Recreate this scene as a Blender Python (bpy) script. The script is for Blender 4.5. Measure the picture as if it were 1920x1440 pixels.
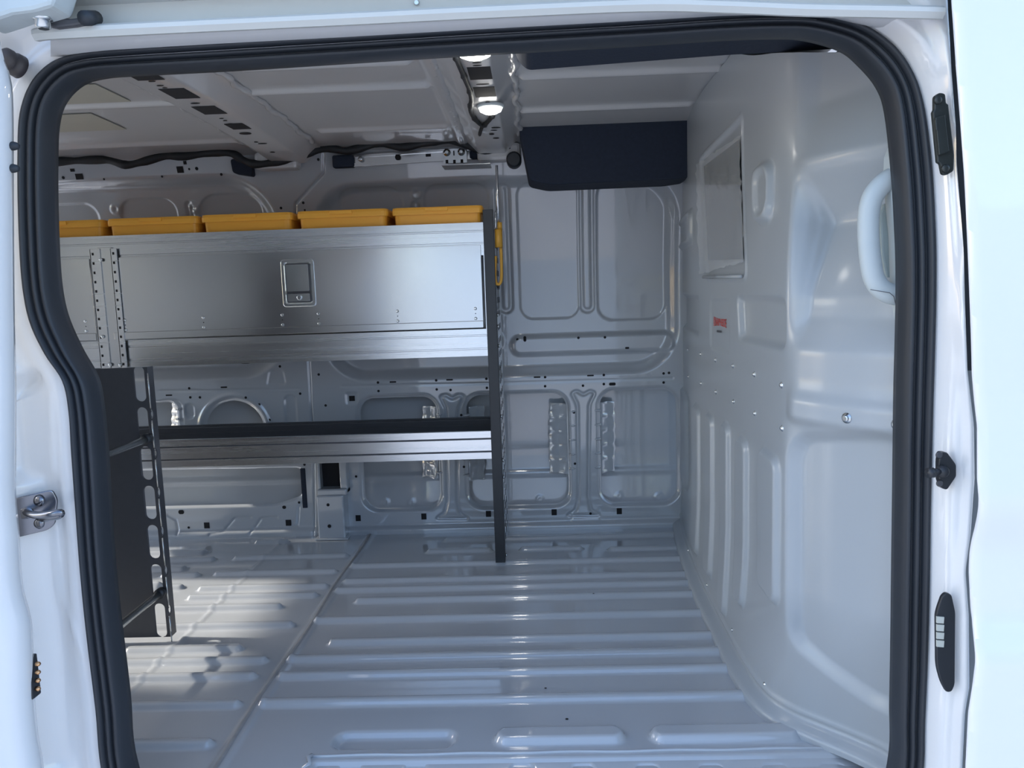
import bpy, bmesh, math, random
import numpy as np
from mathutils import Vector, Matrix
random.seed(4)
SC = bpy.context.scene
COL = SC.collection
for o in list(bpy.data.objects): bpy.data.objects.remove(o)

# ------------------------------------------------------------------ camera
F = 1442.0
def nrm(a):
    a = np.array(a, float); return a/np.linalg.norm(a)
XC = nrm([49000, -1470, -1442]); DC = nrm([400, 12000, 1442]); DC = nrm(DC-DC.dot(XC)*XC)
ZC = -DC; YC = np.cross(ZC, XC)
M = np.array([XC, YC, ZC])                 # world = M @ cam(x right, y down, z forward)
CAM = np.array([0, -1.15, 0.915])
cd = bpy.data.cameras.new('camera'); cam = bpy.data.objects.new('camera', cd); COL.objects.link(cam)
R = np.column_stack([M@np.array([1, 0, 0]), M@np.array([0, -1, 0]), M@np.array([0, 0, -1])])
mw = Matrix([list(R[i])+[CAM[i]] for i in range(3)]+[[0, 0, 0, 1]])
cam.matrix_world = mw
cd.sensor_fit = 'HORIZONTAL'; cd.sensor_width = 36; cd.lens = F/1920*36; cd.clip_start = .02; cd.clip_end = 500
SC.camera = cam

# ------------------------------------------------------------------ light
SC.view_settings.view_transform = 'Standard'; SC.view_settings.look = 'None'
SC.view_settings.gamma = 1; SC.view_settings.use_curve_mapping = False
SC.view_settings.exposure = 0.82
W = bpy.data.worlds.new('sky'); SC.world = W; W.use_nodes = True
wn = W.node_tree; wn.nodes.clear()
wo = wn.nodes.new('ShaderNodeOutputWorld'); wb = wn.nodes.new('ShaderNodeBackground')
sk = wn.nodes.new('ShaderNodeTexSky'); sk.sky_type = 'NISHITA'; sk.sun_disc = False
sk.sun_elevation = math.radians(38); sk.sun_rotation = math.radians(-70); sk.air_density = 1.0; sk.dust_density = 1.5
wn.links.new(sk.outputs[0], wb.inputs[0]); wn.links.new(wb.outputs[0], wo.inputs[0])
wb.inputs[1].default_value = 0.30
sl = bpy.data.lights.new('sun', 'SUN'); sl.energy = 3.2; sl.angle = math.radians(2.5); sl.color = (1, .93, .82)
so = bpy.data.objects.new('sun', sl); COL.objects.link(so)
so.rotation_euler = Vector((-.80, .06, .60)).to_track_quat('Z', 'Y').to_euler()

# ------------------------------------------------------------------ pixel tools (points taken on real planes of the van)
def ray(px, py): return M@np.array([px-960, py-720, F])
def onY(px, py, y):
    r = ray(px, py); return CAM+r*(y-CAM[1])/r[1]
def onZ(px, py, z):
    r = ray(px, py); return CAM+r*(z-CAM[2])/r[2]
def onX(px, py, x):
    r = ray(px, py); return CAM+r*(x-CAM[0])/r[0]
def projN(P):
    c = (P-CAM)@M; return np.stack([960+F*c[..., 0]/c[..., 2], 720+F*c[..., 1]/c[..., 2]], -1)

# ------------------------------------------------------------------ materials
MATS = {}
def mat(name, col, rough=.5, metal=0., coat=0., cior=1.5, noise=0., nscale=8., stretch=(1, 1, 1), bump=0., emis=None, alpha=1., trans=0., spec=.5, rvar=0.):
    if name in MATS: return MATS[name]
    m = bpy.data.materials.new(name); m.use_nodes = True; nt = m.node_tree; b = nt.nodes['Principled BSDF']
    b.inputs['Base Color'].default_value = (*col, 1); b.inputs['Roughness'].default_value = rough
    b.inputs['Metallic'].default_value = metal; b.inputs['Coat Weight'].default_value = coat
    b.inputs['Coat IOR'].default_value = cior; b.inputs['Coat Roughness'].default_value = .04; b.inputs['Specular IOR Level'].default_value = spec
    b.inputs['Alpha'].default_value = alpha; b.inputs['Transmission Weight'].default_value = trans
    if emis: b.inputs['Emission Color'].default_value = (*emis[0], 1); b.inputs['Emission Strength'].default_value = emis[1]
    if noise or bump or rvar:
        tc = nt.nodes.new('ShaderNodeTexCoord'); mp = nt.nodes.new('ShaderNodeMapping'); nz = nt.nodes.new('ShaderNodeTexNoise')
        mp.inputs['Scale'].default_value = stretch; nz.inputs['Scale'].default_value = nscale; nz.inputs['Detail'].default_value = 5
        nt.links.new(tc.outputs['Object'], mp.inputs[0]); nt.links.new(mp.outputs[0], nz.inputs['Vector'])
        if noise:
            cr = nt.nodes.new('ShaderNodeMix'); cr.data_type = 'RGBA'
            cr.inputs[6].default_value = (*[max(0, c*(1-noise)) for c in col], 1); cr.inputs[7].default_value = (*[min(1, c*(1+noise)) for c in col], 1)
            nt.links.new(nz.outputs['Fac'], cr.inputs[0]); nt.links.new(cr.outputs[2], b.inputs['Base Color'])
        if rvar:
            mr = nt.nodes.new('ShaderNodeMapRange'); mr.inputs[1].default_value = .3; mr.inputs[2].default_value = .7
            mr.inputs[3].default_value = max(.02, rough-rvar); mr.inputs[4].default_value = rough+rvar
            nt.links.new(nz.outputs['Fac'], mr.inputs[0]); nt.links.new(mr.outputs[0], b.inputs['Roughness'])
        if bump:
            bp = nt.nodes.new('ShaderNodeBump'); bp.inputs['Strength'].default_value = bump; bp.inputs['Distance'].default_value = .002
            nt.links.new(nz.outputs['Fac'], bp.inputs['Height']); nt.links.new(bp.outputs[0], b.inputs['Normal'])
    MATS[name] = m; return m
PAINT = mat('inner_white_paint', (.47, .495, .525), .18, coat=1., cior=1.7, noise=.02, nscale=3, rvar=.04)
ROOFP = mat('inner_roof_primer', (.55, .545, .54), .30, coat=.6, noise=.05, nscale=3)
BODY = mat('body_white_paint', (.74, .75, .76), .25, coat=1., noise=.01)
PART = mat('partition_grey_paint', (.38, .41, .435), .36, coat=.35, noise=.03, nscale=5)
PART.node_tree.nodes['Principled BSDF'].inputs['Coat Roughness'].default_value = .14
ALU = mat('brushed_aluminium', (.76, .77, .78), .26, metal=1., noise=.03, nscale=3, stretch=(.25, 1, 25), rvar=.03)
ALUP = mat('aluminium_sheet', (.66, .67, .68), .24, metal=1., noise=.05, nscale=5, rvar=.03)
STEEL = mat('zinc_plated_steel', (.70, .73, .74), .25, metal=1., noise=.1, nscale=20)
BLACK = mat('black_powder_coat', (.022, .025, .030), .38, noise=.1, nscale=60)
GRAPH = mat('graphite_powder_coat', (.060, .062, .070), .42, noise=.1, nscale=60)
RUBBER = mat('black_rubber', (.020, .025, .033), .5)
HOLE_SHADE = mat('hole_depth_shade', (.008, .008, .010), .8)  # near-black colour that paints the shade inside small holes and slots
FOAM = mat('black_foam', (.012, .020, .038), .8, noise=.25, nscale=90, bump=.5)
YEL = mat('yellow_plastic', (.95, .45, .05), .45, noise=.03)
YELD = mat('amber_yellow_sleeve', (.62, .33, .04), .4)
TAPE = mat('black_harness_tape', (.015, .017, .02), .6, noise=.2, nscale=80, bump=.6)
PAD = mat('beige_sound_pad', (.43, .41, .34), .6, noise=.06, nscale=10)
TRIMG = mat('light_grey_trim', (.50, .55, .56), .5, noise=.03, nscale=30)
BRASS = mat('brass_contact', (.65, .38, .2), .3, metal=1.)
RED = mat('red_print', (.55, .06, .05), .5)
INK = mat('dark_print', (.08, .08, .09), .5)
FILM = mat('plastic_film', (.75, .78, .80), .10, alpha=.36, bump=1.0, nscale=30)
GLASSD = mat('dark_glass', (.05, .058, .062), .10, coat=.5)
SEAM = mat('grey_seam_sealer', (.33, .33, .33), .6, noise=.25, nscale=40, bump=.5)
LED = mat('led_lens', (1, 1, 1), .3, emis=((1, .97, .9), 18))
ASPH = mat('concrete_yard_bounce', (.40, .41, .43), .9, noise=.2, nscale=3)

# ------------------------------------------------------------------ object helpers
def finish(me, name, m, parent=None, smooth=False):
    o = bpy.data.objects.new(name, me); COL.objects.link(o)
    for mm in (m if isinstance(m, (list, tuple)) else [m]): me.materials.append(mm)
    if smooth: me.polygons.foreach_set('use_smooth', [True]*len(me.polygons))
    if parent is not None:
        o.parent = parent; o.matrix_parent_inverse = Matrix.Translation(-Vector(parent.location)) if parent.type == 'EMPTY' else Matrix.Identity(4)
    return o
def tag(o, label=None, cat=None, group=None, kind=None):
    if label: o['label'] = label
    if cat: o['category'] = cat
    if group: o['group'] = group
    if kind: o['kind'] = kind
    return o
def empty(name, loc, label, cat, group=None):
    o = bpy.data.objects.new(name, None); COL.objects.link(o); o.location = Vector(loc); o.empty_display_size = .05
    return tag(o, label, cat, group)
class B:
    """collects shapes into one bmesh"""
    def __init__(s): s.bm = bmesh.new()
    def box(s, c, size, rot=None, bev=0., mi=0):
        g = bmesh.ops.create_cube(s.bm, size=1); vs = g['verts']
        bmesh.ops.scale(s.bm, vec=size, verts=vs)
        if bev > 0:
            es = list({e for v in vs for e in v.link_edges})
            r = bmesh.ops.bevel(s.bm, geom=es, offset=bev, segments=2, affect='EDGES', profile=.5)
            vs = list({v for f in r['faces'] for v in f.verts}|{v for v in vs if v.is_valid})
        if rot is not None: bmesh.ops.rotate(s.bm, matrix=rot, verts=vs)
        bmesh.ops.translate(s.bm, vec=Vector(c), verts=vs)
        if mi:
            for f in {f for v in vs for f in v.link_faces}: f.material_index = mi
        return s
    def box2(s, a, b, bev=0., mi=0):
        a = np.array(a, float); b = np.array(b, float)
        return s.box((a+b)/2, np.abs(b-a), None, bev, mi)
    def tube(s, pts, r, seg=10, cap=True, mi=0):
        pts = [Vector(p) for p in pts]; n = len(pts); rings = []
        rr_ = r if isinstance(r, (list, tuple)) else [r]*n
        up = Vector((0, 0, 1)); pn = None
        for i, p in enumerate(pts):
            t = (pts[min(i+1, n-1)]-pts[max(i-1, 0)]).normalized()
            if pn is None:
                pn = t.cross(up)
                if pn.length < .1: pn = t.cross(Vector((1, 0, 0)))
            pn = (pn-t*pn.dot(t)).normalized(); b2 = t.cross(pn)
            rings.append([s.bm.verts.new(p+(pn*math.cos(a)+b2*math.sin(a))*rr_[i]) for a in [2*math.pi*k/seg for k in range(seg)]])
        fs = []
        for i in range(n-1):
            for k in range(seg):
                fs.append(s.bm.faces.new((rings[i][k], rings[i][(k+1) % seg], rings[i+1][(k+1) % seg], rings[i+1][k])))
        if cap: fs.append(s.bm.faces.new(rings[0][::-1])); fs.append(s.bm.faces.new(rings[-1]))
        for f in fs: f.smooth = True; f.material_index = mi
        return s
    def lathe(s, c, axis, prof, seg=20, mi=0):
        """prof: (distance along axis, radius)"""
        ax = Vector(axis).normalized(); a = ax.orthogonal().normalized(); b = ax.cross(a); c = Vector(c); rings = []
        for d, r in prof: rings.append([s.bm.verts.new(c+ax*d+(a*math.cos(t)+b*math.sin(t))*max(r, 1e-5)) for t in [2*math.pi*k/seg for k in range(seg)]])
        for i in range(len(prof)-1):
            for k in range(seg):
                f = s.bm.faces.new((rings[i][k], rings[i][(k+1) % seg], rings[i+1][(k+1) % seg], rings[i+1][k])); f.smooth = True; f.material_index = mi
        f = s.bm.faces.new(rings[-1]); f.material_index = mi
        f = s.bm.faces.new(rings[0][::-1]); f.material_index = mi
        return s
    def prism(s, pts, off, mi=0, smooth=False):
        """planar outline pts (3D), extruded by vector off"""
        a = [s.bm.verts.new(Vector(p)) for p in pts]; b = [s.bm.verts.new(Vector(p)+Vector(off)) for p in pts]; n = len(a)
        fs = [s.bm.faces.new(a[::-1]), s.bm.faces.new(b)]
        for i in range(n):
            f = s.bm.faces.new((a[i], a[(i+1) % n], b[(i+1) % n], b[i])); f.smooth = smooth; fs.append(f)
        for f in fs: f.material_index = mi
        return s
    def strip(s, rows, closed=False, mi=0, smooth=True):
        vr = [[s.bm.verts.new(Vector(p)) for p in r] for r in rows]
        for i in range(len(vr)-1):
            n = len(vr[i])
            for k in range(n if closed else n-1):
                f = s.bm.faces.new((vr[i][k], vr[i][(k+1) % n], vr[i+1][(k+1) % n], vr[i+1][k])); f.smooth = smooth; f.material_index = mi
        return s
    def build(s, name, m, parent=None, bevel=0.):
        bmesh.ops.recalc_face_normals(s.bm, faces=s.bm.faces)
        me = bpy.data.meshes.new(name); s.bm.to_mesh(me); s.bm.free()
        o = finish(me, name, m, parent)
        if bevel:
            md = o.modifiers.new('b', 'BEVEL'); md.width = bevel; md.segments = 2; md.limit_method = 'ANGLE'; md.angle_limit = .6
        return o
def rpoly(pts, r, seg=5):
    """round the corners of a 2D polygon"""
    out = []; n = len(pts); P = [np.array(p, float) for p in pts]
    for i in range(n):
        p0, p1, p2 = P[i-1], P[i], P[(i+1) % n]; a = p0-p1; b = p2-p1
        ra = min(r, np.linalg.norm(a)*.45, np.linalg.norm(b)*.45); A = p1+nrm(a)*ra; C = p1+nrm(b)*ra
        for k in range(seg+1):
            t = k/seg; out.append((1-t)**2*A+2*t*(1-t)*p1+t*t*C)
    return out
def spline(pts, n=8, closed=False):
    P = [np.array(p, float) for p in pts]; out = []; m = len(P)
    for i in range(m if closed else m-1):
        g = (lambda k: P[k % m]) if closed else (lambda k: P[min(max(k, 0), m-1)])
        p0, p1, p2, p3 = g(i-1), g(i), g(i+1), g(i+2)
        for k in range(n):
            t = k/n; out.append(.5*((2*p1)+(-p0+p2)*t+(2*p0-5*p1+4*p2-p3)*t*t+(-p0+3*p1-3*p2+p3)*t**3))
    if not closed: out.append(P[-1])
    return out

# ---- pressed-metal surfaces: a fine grid over a base surface, with stamped shapes and real cut-outs
def sstep(x): x = np.clip(x, 0, 1); return x*x*(3-2*x)
class Surf:
    def __init__(s, f, ur, vr, sign=1):
        s.f = f; s.ur = ur; s.vr = vr; s.sign = sign
        u = np.linspace(*ur, 160); v = np.linspace(*vr, 120); U, V = np.meshgrid(u, v); s.U = U.ravel(); s.V = V.ravel()
        s.px = projN(f(s.U, s.V))
    def __call__(s, px, py):
        i = np.argmin((s.px[:, 0]-px)**2+(s.px[:, 1]-py)**2); u, v = s.U[i], s.V[i]; e = 1e-4
        for _ in range(6):
            P = projN(s.f(np.array([u, u+e, u]), np.array([v, v, v+e])))
            J = np.array([(P[1]-P[0])/e, (P[2]-P[0])/e]).T
            try: d = np.linalg.solve(J, np.array([px, py])-P[0])
            except Exception: break
            d = np.clip(d, -.1, .1); u += d[0]; v += d[1]
        return np.array([u, v])
    def N(s, U, V):
        e = 1e-3; du = s.f(U+e, V)-s.f(U-e, V); dv = s.f(U, V+e)-s.f(U, V-e)
        n = np.cross(du, dv); n /= np.linalg.norm(n, axis=-1, keepdims=True); return n*s.sign
    def P(s, px, py, off=0.):
        u, v = s(px, py); U = np.array([u]); V = np.array([v]); return (s.f(U, V)+off*s.N(U, V))[0]
    def NN(s, px, py):
        u, v = s(px, py); return s.N(np.array([u]), np.array([v]))[0]
class YSurf(Surf):
    """surface given as (x, y(x, z), z)"""
    def __call__(s, px, py):
        yy = float(s.f(np.array([sum(s.ur)/2]), np.array([sum(s.vr)/2]))[0][1])
        for _ in range(30): q = onY(px, py, yy); yy = .55*yy+.45*float(s.f(np.array([q[0]]), np.array([q[2]]))[0][1])
        return q[[0, 2]]
def sd_box(u0, u1, v0, v1, r):
    cu, cv, hu, hv = (u0+u1)/2, (v0+v1)/2, abs(u1-u0)/2, abs(v1-v0)/2; r = min(r, hu, hv)
    def g(U, V):
        qx = np.abs(U-cu)-hu+r; qy = np.abs(V-cv)-hv+r
        return np.hypot(np.maximum(qx, 0), np.maximum(qy, 0))+np.minimum(np.maximum(qx, qy), 0)-r
    return g
def rr(S, x0, y0, x1, y1, r):
    xm, ym = (x0+x1)/2, (y0+y1)/2
    return sd_box(S(x0, ym)[0], S(x1, ym)[0], S(xm, y0)[1], S(xm, y1)[1], r)
def ci(S, x, y, rad):
    c = S(x, y); return lambda U, V: np.hypot(U-c[0], V-c[1])-rad
def ln(S, pts, w, uv=False):
    Q = [np.array(p, float) if uv else S(*p) for p in pts]
    def g(U, V):
        d = np.full(U.shape, 9.)
        for a, b in zip(Q[:-1], Q[1:]):
            ab = b-a; t = np.clip(((U-a[0])*ab[0]+(V-a[1])*ab[1])/max(ab@ab, 1e-12), 0, 1)
            d = np.minimum(d, np.hypot(U-a[0]-t*ab[0], V-a[1]-t*ab[1]))
        return d-w
    return g
def po(S, pts, r=0., uv=False):
    Q = [np.array(p, float) if uv else S(*p) for p in pts]
    if r: Q = rpoly(Q, r)
    def g(U, V):
        d = np.full(U.shape, 9.); ins = np.zeros(U.shape, bool)
        for a, b in zip(Q, Q[1:]+Q[:1]):
            ab = b-a; t = np.clip(((U-a[0])*ab[0]+(V-a[1])*ab[1])/max(ab@ab, 1e-12), 0, 1)
            d = np.minimum(d, np.hypot(U-a[0]-t*ab[0], V-a[1]-t*ab[1]))
            c = ((a[1] > V) != (b[1] > V)) & (U < (b[0]-a[0])*(V-a[1])/((b[1]-a[1]) if abs(b[1]-a[1]) > 1e-12 else 1e-12)+a[0]); ins ^= c
        return np.where(ins, -d, d)
    return g
def em(sd, h, w=.012): return lambda U, V: h*sstep(.5-sd(U, V)/w)
def relief(name, S, step, feats, m, holes=(), discs=(), parent=None, ur=None, vr=None, thick=0.):
    ur = ur or S.ur; vr = vr or S.vr
    nu = int((ur[1]-ur[0])/step)+1; nv = int((vr[1]-vr[0])/step)+1
    U, V = np.meshgrid(np.linspace(*ur, nu), np.linspace(*vr, nv)); U = U.ravel(); V = V.ravel()
    idx = np.arange(nu*nv).reshape(nv, nu)
    q = np.stack([idx[:-1, :-1], idx[:-1, 1:], idx[1:, 1:], idx[1:, :-1]], -1).reshape(-1, 4); extra = []
    if holes:
        d = np.minimum.reduce([h(U, V) for h in holes]); d = np.where(np.abs(d) < 1e-7, 1e-7, d)
        neg = (d[q] < 0).sum(1); cutq = q[(neg > 0) & (neg < 4)]; q = q[neg == 0]
        nU, nV, cache = [], [], {}
        def cross(a, b):
            k = (min(a, b), max(a, b))
            if k not in cache:
                t = d[a]/(d[a]-d[b]); cache[k] = nu*nv+len(nU); nU.append(U[a]+(U[b]-U[a])*t); nV.append(V[a]+(V[b]-V[a])*t)
            return cache[k]
        for f in cutq.tolist():
            out = []
            for a, b in zip(f, f[1:]+f[:1]):
                if d[a] > 0: out.append(a)
                if (d[a] > 0) != (d[b] > 0): out.append(cross(a, b))
            if len(out) > 2: extra.append(out)
        U = np.r_[U, nU]; V = np.r_[V, nV]
    H = np.zeros(U.shape)
    for f in feats: H += f(U, V)
    P = S.f(U, V)+S.N(U, V)*H[:, None]
    if S.sign < 0: q = q[:, ::-1]
    Pb = S.f(U, V)+S.N(U, V)*(H-thick)[:, None] if thick else None
    verts = P.tolist(); faces = q.tolist()+[f if S.sign > 0 else f[::-1] for f in extra]; 
    if thick:                                     # folded-back rim along the cut edges
        ec = {}
        for f in faces[-len(extra):] if extra else []:
            for a, b in zip(f, f[1:]+f[:1]):
                if a >= nu*nv and b >= nu*nv: ec[(a, b)] = ec.get((a, b), 0)+1
        nb = {}
        for (a, b) in ec:
            if (b, a) in ec: continue
            for k in (a, b):
                if k not in nb: nb[k] = len(verts); verts.append(Pb[k].tolist())
            faces.append([b, a, nb[a], nb[b]])
    mi = [0]*len(faces)
    def hval(a, b): return sum(float(f(np.array([a]), np.array([b]))[0]) for f in feats)
    for (shape, px, py, a, b) in discs:           # flat dark discs painting the shaded depth of small punched holes
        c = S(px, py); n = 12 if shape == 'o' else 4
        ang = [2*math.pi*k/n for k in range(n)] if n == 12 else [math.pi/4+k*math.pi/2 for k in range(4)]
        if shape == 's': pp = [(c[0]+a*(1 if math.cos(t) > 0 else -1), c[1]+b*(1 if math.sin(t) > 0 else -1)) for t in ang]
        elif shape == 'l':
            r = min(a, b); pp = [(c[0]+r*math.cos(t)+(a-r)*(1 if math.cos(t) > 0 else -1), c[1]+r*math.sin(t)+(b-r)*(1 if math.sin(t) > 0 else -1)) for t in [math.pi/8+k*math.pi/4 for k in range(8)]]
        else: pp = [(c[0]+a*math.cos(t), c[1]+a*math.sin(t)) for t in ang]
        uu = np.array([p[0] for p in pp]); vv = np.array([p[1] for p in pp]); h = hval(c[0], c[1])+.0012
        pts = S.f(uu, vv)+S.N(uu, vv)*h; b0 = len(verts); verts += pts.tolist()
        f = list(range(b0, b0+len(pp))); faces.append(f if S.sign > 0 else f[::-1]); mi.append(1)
    me = bpy.data.meshes.new(name); me.from_pydata(verts, [], faces); me.update()
    o = finish(me, name, [m, HOLE_SHADE], parent, True); me.polygons.foreach_set('material_index', mi)
    me.validate()
    return o

# ================================================================== SHELL
XL = -2.75; XR = .62; YW = 1.736; ZR = 1.455
def yfar(z): return YW-.10*np.clip((z-.95)/.5, 0, 1)**1.6
def zroof(x, y): return ZR-.035*np.abs((y-.85)/.9)**2.2

# ---- floor
FL = Surf(lambda U, V: np.stack([U, V, 0*U], -1), (XL, .75), (-.05, YW+.02))
ribs = [(975, 1033, 1092, 10), (1141, 1033, 1290, 10), (800, 1037, 922, 6), (833, 1014, 1300, 8), (657, 1063, 1300, 11), (643, 1092, 1330, 11), (628, 1109, 1330, 11), (665, 1129, 1340, 11),
        (588, 1166, 1400, 12), (615, 1208, 1400, 12), (537, 1240, 1420, 12), (520, 1272, 1440, 12), (483, 1324, 1470, 13), (930, 1390, 1170, 18), (1222, 1386, 1500, 18)]
ribl = [(477, 1017, 540), (437, 1047, 652), (300, 1051, 402), (400, 1077, 630), (300, 1080, 372), (370, 1105, 614), (280, 1103, 343), (350, 1122, 594), (320, 1143, 528), (200, 1180, 549), (233, 1222, 452), (150, 1247, 499), (130, 1277, 478), (120, 1330, 449), (60, 1405, 397)]
ff = []
def ribf(x0, y, x1, hw=.013, h=.013):
    a = onZ(x0, y, 0); b = onZ(x1, y-(x1-x0)*.024, 0); Y = (onZ(.5*(x0+x1), y-(x1-x0)*.012, 0))[1]
    return em(sd_box(a[0]+.0, b[0], Y+.008-hw, Y+.008+hw, hw), h, .015)
for x0, y, x1, _ in ribs: ff.append(ribf(x0, y+(x1-x0)*.004, x1, .024 if y > 1380 else .013, .016 if y > 1380 else .013))
for x0, y, x1 in ribl: ff.append(ribf(x0, y+3, x1))
for x, yy in [(-.9-.42*k, w) for k in range(1, 5) for w in (.3, .5, .62, .75, .95, 1.1, 1.25, 1.4)]: pass
for yy in (.30, .42, .52, .62, .76, .93, 1.07, 1.2, 1.38, 1.55):
    for k in range(3): ff.append(em(sd_box(-1.62-.52*k, -1.22-.52*k, yy-.017, yy+.017, .017), .013, .02))
a = onZ(631, 1384, 0); b = onZ(852, 1379, 0)
ff.append(em(sd_box(a[0], b[0], a[1]-.035, a[1]+.018, .022), -.014, .018))
ff.append(em(sd_box(-.665, -.635, -.1, YW, .001), .0035, .012))
ff.append(em(sd_box(-.99, -.975, .5, YW, .001), .002, .012))
ff.append(lambda U, V: -.012*sstep((.272-V)/.012)*sstep((U+.47)/.02))
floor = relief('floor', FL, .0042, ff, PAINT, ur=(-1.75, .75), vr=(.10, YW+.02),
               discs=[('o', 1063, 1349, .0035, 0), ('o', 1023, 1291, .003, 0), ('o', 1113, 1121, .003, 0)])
tag(floor, 'glossy pale grey ribbed metal load floor of the van', kind='structure')
rearf = relief('floor', FL, .03, [], PAINT, ur=(XL, -1.748), vr=(.0, YW+.02)); tag(rearf, kind='structure', label='plain rear end of the pale grey load floor')
# seam sealer along the join of the two floor panels
s_ = B(); s_.strip([[(-.654+.004*math.sin(y*9)+w, y, .0042+(.0022 if abs(w) < .003 else 0)) for w in (-.005, 0, .005)] for y in np.linspace(.13, 1.72, 60)])
tag(s_.build('seam_sealer', SEAM), 'grey smeared sealer line running back across the ribbed floor', 'sealer')
# step plate at the sill
ST = Surf(lambda U, V: np.stack([U, .285-V*.80, -.004-.60*V*V*2.2-.10*V], -1), (-.47, .70), (0, .30))
sf = []
for x in (657, 779, 978, 1092, 1212, 1332, 1452, 1560):
    c = ST(x, 1437); sf.append(em(sd_box(c[0]-.020, c[0]+.020, c[1]-.006, c[1]+.05, .008), .005, .008))
stp = relief('trim_1', ST, .004, sf, PAINT); tag(stp, 'pale threshold plate with small pressed squares at the door sill', kind='structure')
b_ = B(); b_.tube([(x, .286+.0015*math.sin(x*31), .001) for x in np.linspace(-.47, .66, 60)], .0035, 6)
b_.tube([(-.47, .286, .002), (-.475, .276, .004), (-.468, .262, 0), (-.478, .25, -.004)], .005, 6)
tag(b_.build('trim_2', PAINT), 'bead of sealer along the threshold plate edge', kind='structure')

# ---- far wall
WF = YSurf(lambda U, V: np.stack([U, yfar(V), V], -1), (XL, .62), (-.01, 1.46), sign=1)
wf = []; wh = []
def W_(x0, y0, x1, y1, r, h, w=.012): wf.append(em(rr(WF, x0, y0, x1, y1, r), h, w))
W_(-240, 350, 524, 708, .17, -.040, .055)
W_(606, 343, 1262, 698, .15, -.040, .050)
W_(960, 628, 1262, 662, .03, .020, .022)
W_(-200, 628, 500, 662, .03, .012, .022); W_(640, 628, 940, 662, .03, .012, .022)
for x0, y0, x1, y1, r in [(88, 385, 190, 590, .05), (232, 375, 338, 600, .05), (378, 366, 497, 600, .07), (640, 352, 760, 600, .06), (800, 346, 919, 600, .05), (972, 342, 1085, 598, .05), (1120, 338, 1250, 600, .06)]:
    wf.append(em(rr(WF, x0, y0, x1, y1, r), -.006, .008))
for x0, y0, x1, y1 in [(1087, 344, 1115, 587), (932, 346, 958, 588), (775, 380, 790, 580), (355, 380, 368, 590)]:
    W_(x0, y0, x1, y1, .03, -.006, .008); W_(x0+7, y0+8, x1-7, y1-8, .02, .007, .008)
for x, y in ((207, 395), (355, 392), (778, 365)): wf.append(em(ci(WF, x, y, .020), .004, .008)); wf.append(em(ci(WF, x, y, .008), -.004, .006))
# seam between the two wall pressings
for pts in ([(607, 282), (607, 323), (554, 382), (554, 400), (562, 480), (580, 688), (588, 860), (590, 1002)],):
    wf.append(em(ln(WF, pts, .0022), -.012, .005))
    wf.append(em(po(WF, pts+[(700, 1010), (940, 1010), (1330, 1000), (1330, 270)]), .0022, .004))
# lower belt
wf.append(em(ln(WF, [(640, 724), (950, 718), (1262, 709)], .0015), -.004, .008))
wf.append(em(ln(WF, [(300, 733), (400, 732), (560, 729)], .0015), -.003, .008))
# openings through the inner panel
O1 = rr(WF, 679, 746, 821, 953, .055); O2 = rr(WF, 877, 740, 1064, 948, .055); O3 = rr(WF, 1127, 732, 1269, 942, .055)
OL = po(WF, [(210, 884), (563, 878), (566, 930), (520, 945), (300, 950), (210, 952)], .02); OC = ci(WF, 440, 806, .112)
OC2 = lambda U, V: np.maximum(OC(U, V), WF(440, 796)[1]-V-.10)
O0 = rr(WF, 170, 757, 331, 830, .03)
wh = [O1, O2, O3, OL, OC2, O0]
for o_ in (O1, O2, O3): wf.append(lambda U, V, o_=o_: -.018*sstep(1-o_(U, V)/.016))
for o_ in (OL, OC2, O0): wf.append(lambda U, V, o_=o_: -.010*sstep(1-o_(U, V)/.010))
for o_ in (OC2,): wf.append(lambda U, V, o_=o_: .006*sstep(1-np.abs(o_(U, V)-.022)/.016))
wf.append(em(rr(WF, 300, 750, 345, 850, .03), -.004, .01))
# Y shaped pressings on the posts between the openings
def Ypress(cx, top, bot, k=1.):
    pts = [(cx-22*k, top+2), (cx-12*k, top-2), (cx, top+6), (cx+12*k, top-2), (cx+22*k, top+2), (cx+11*k, top+24), (cx+9*k, bot-30), (cx+14*k, bot-6), (cx+30*k, bot+4), (cx-30*k, bot+4), (cx-14*k, bot-6), (cx-9*k, bot-30), (cx-11*k, top+24)]
    sd = po(WF, pts, .01); wf.append(lambda U, V: -.007*sstep(1-np.abs(sd(U, V))/.009)+.003*sstep(-sd(U, V)/.008))
Ypress(1094, 735, 962); Ypress(848, 742, 968)
wf.append(em(ln(WF, [(660, 985), (960, 980), (1070, 976), (1076, 962)], .0015), -.004, .008)); wf.append(em(ln(WF, [(1122, 955), (1126, 974), (1290, 969)], .0015), -.004, .008))
wf.append(em(po(WF, [(505, 694), (530, 695), (536, 720), (500, 722)], .012), -.004, .008)); wf.append(em(rr(WF, 535, 740, 556, 800, .02), -.004, .008))
wf.append(em(rr(WF, 347, 758, 364, 784, .015), -.004, .008))
for pts in ([(395, 1000), (420, 995), (440, 972), (470, 970)], [(470, 1000), (490, 972), (520, 970)], [(313, 965), (330, 975), (335, 1000)], [(540, 990), (558, 985), (560, 950), (570, 940)]):
    wf.append(em(ln(WF, pts, .002), -.007, .010))
wf.append(lambda U, V: .018*sstep((.035-V)/.02))
H = 'o'; mm = .0055
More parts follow.
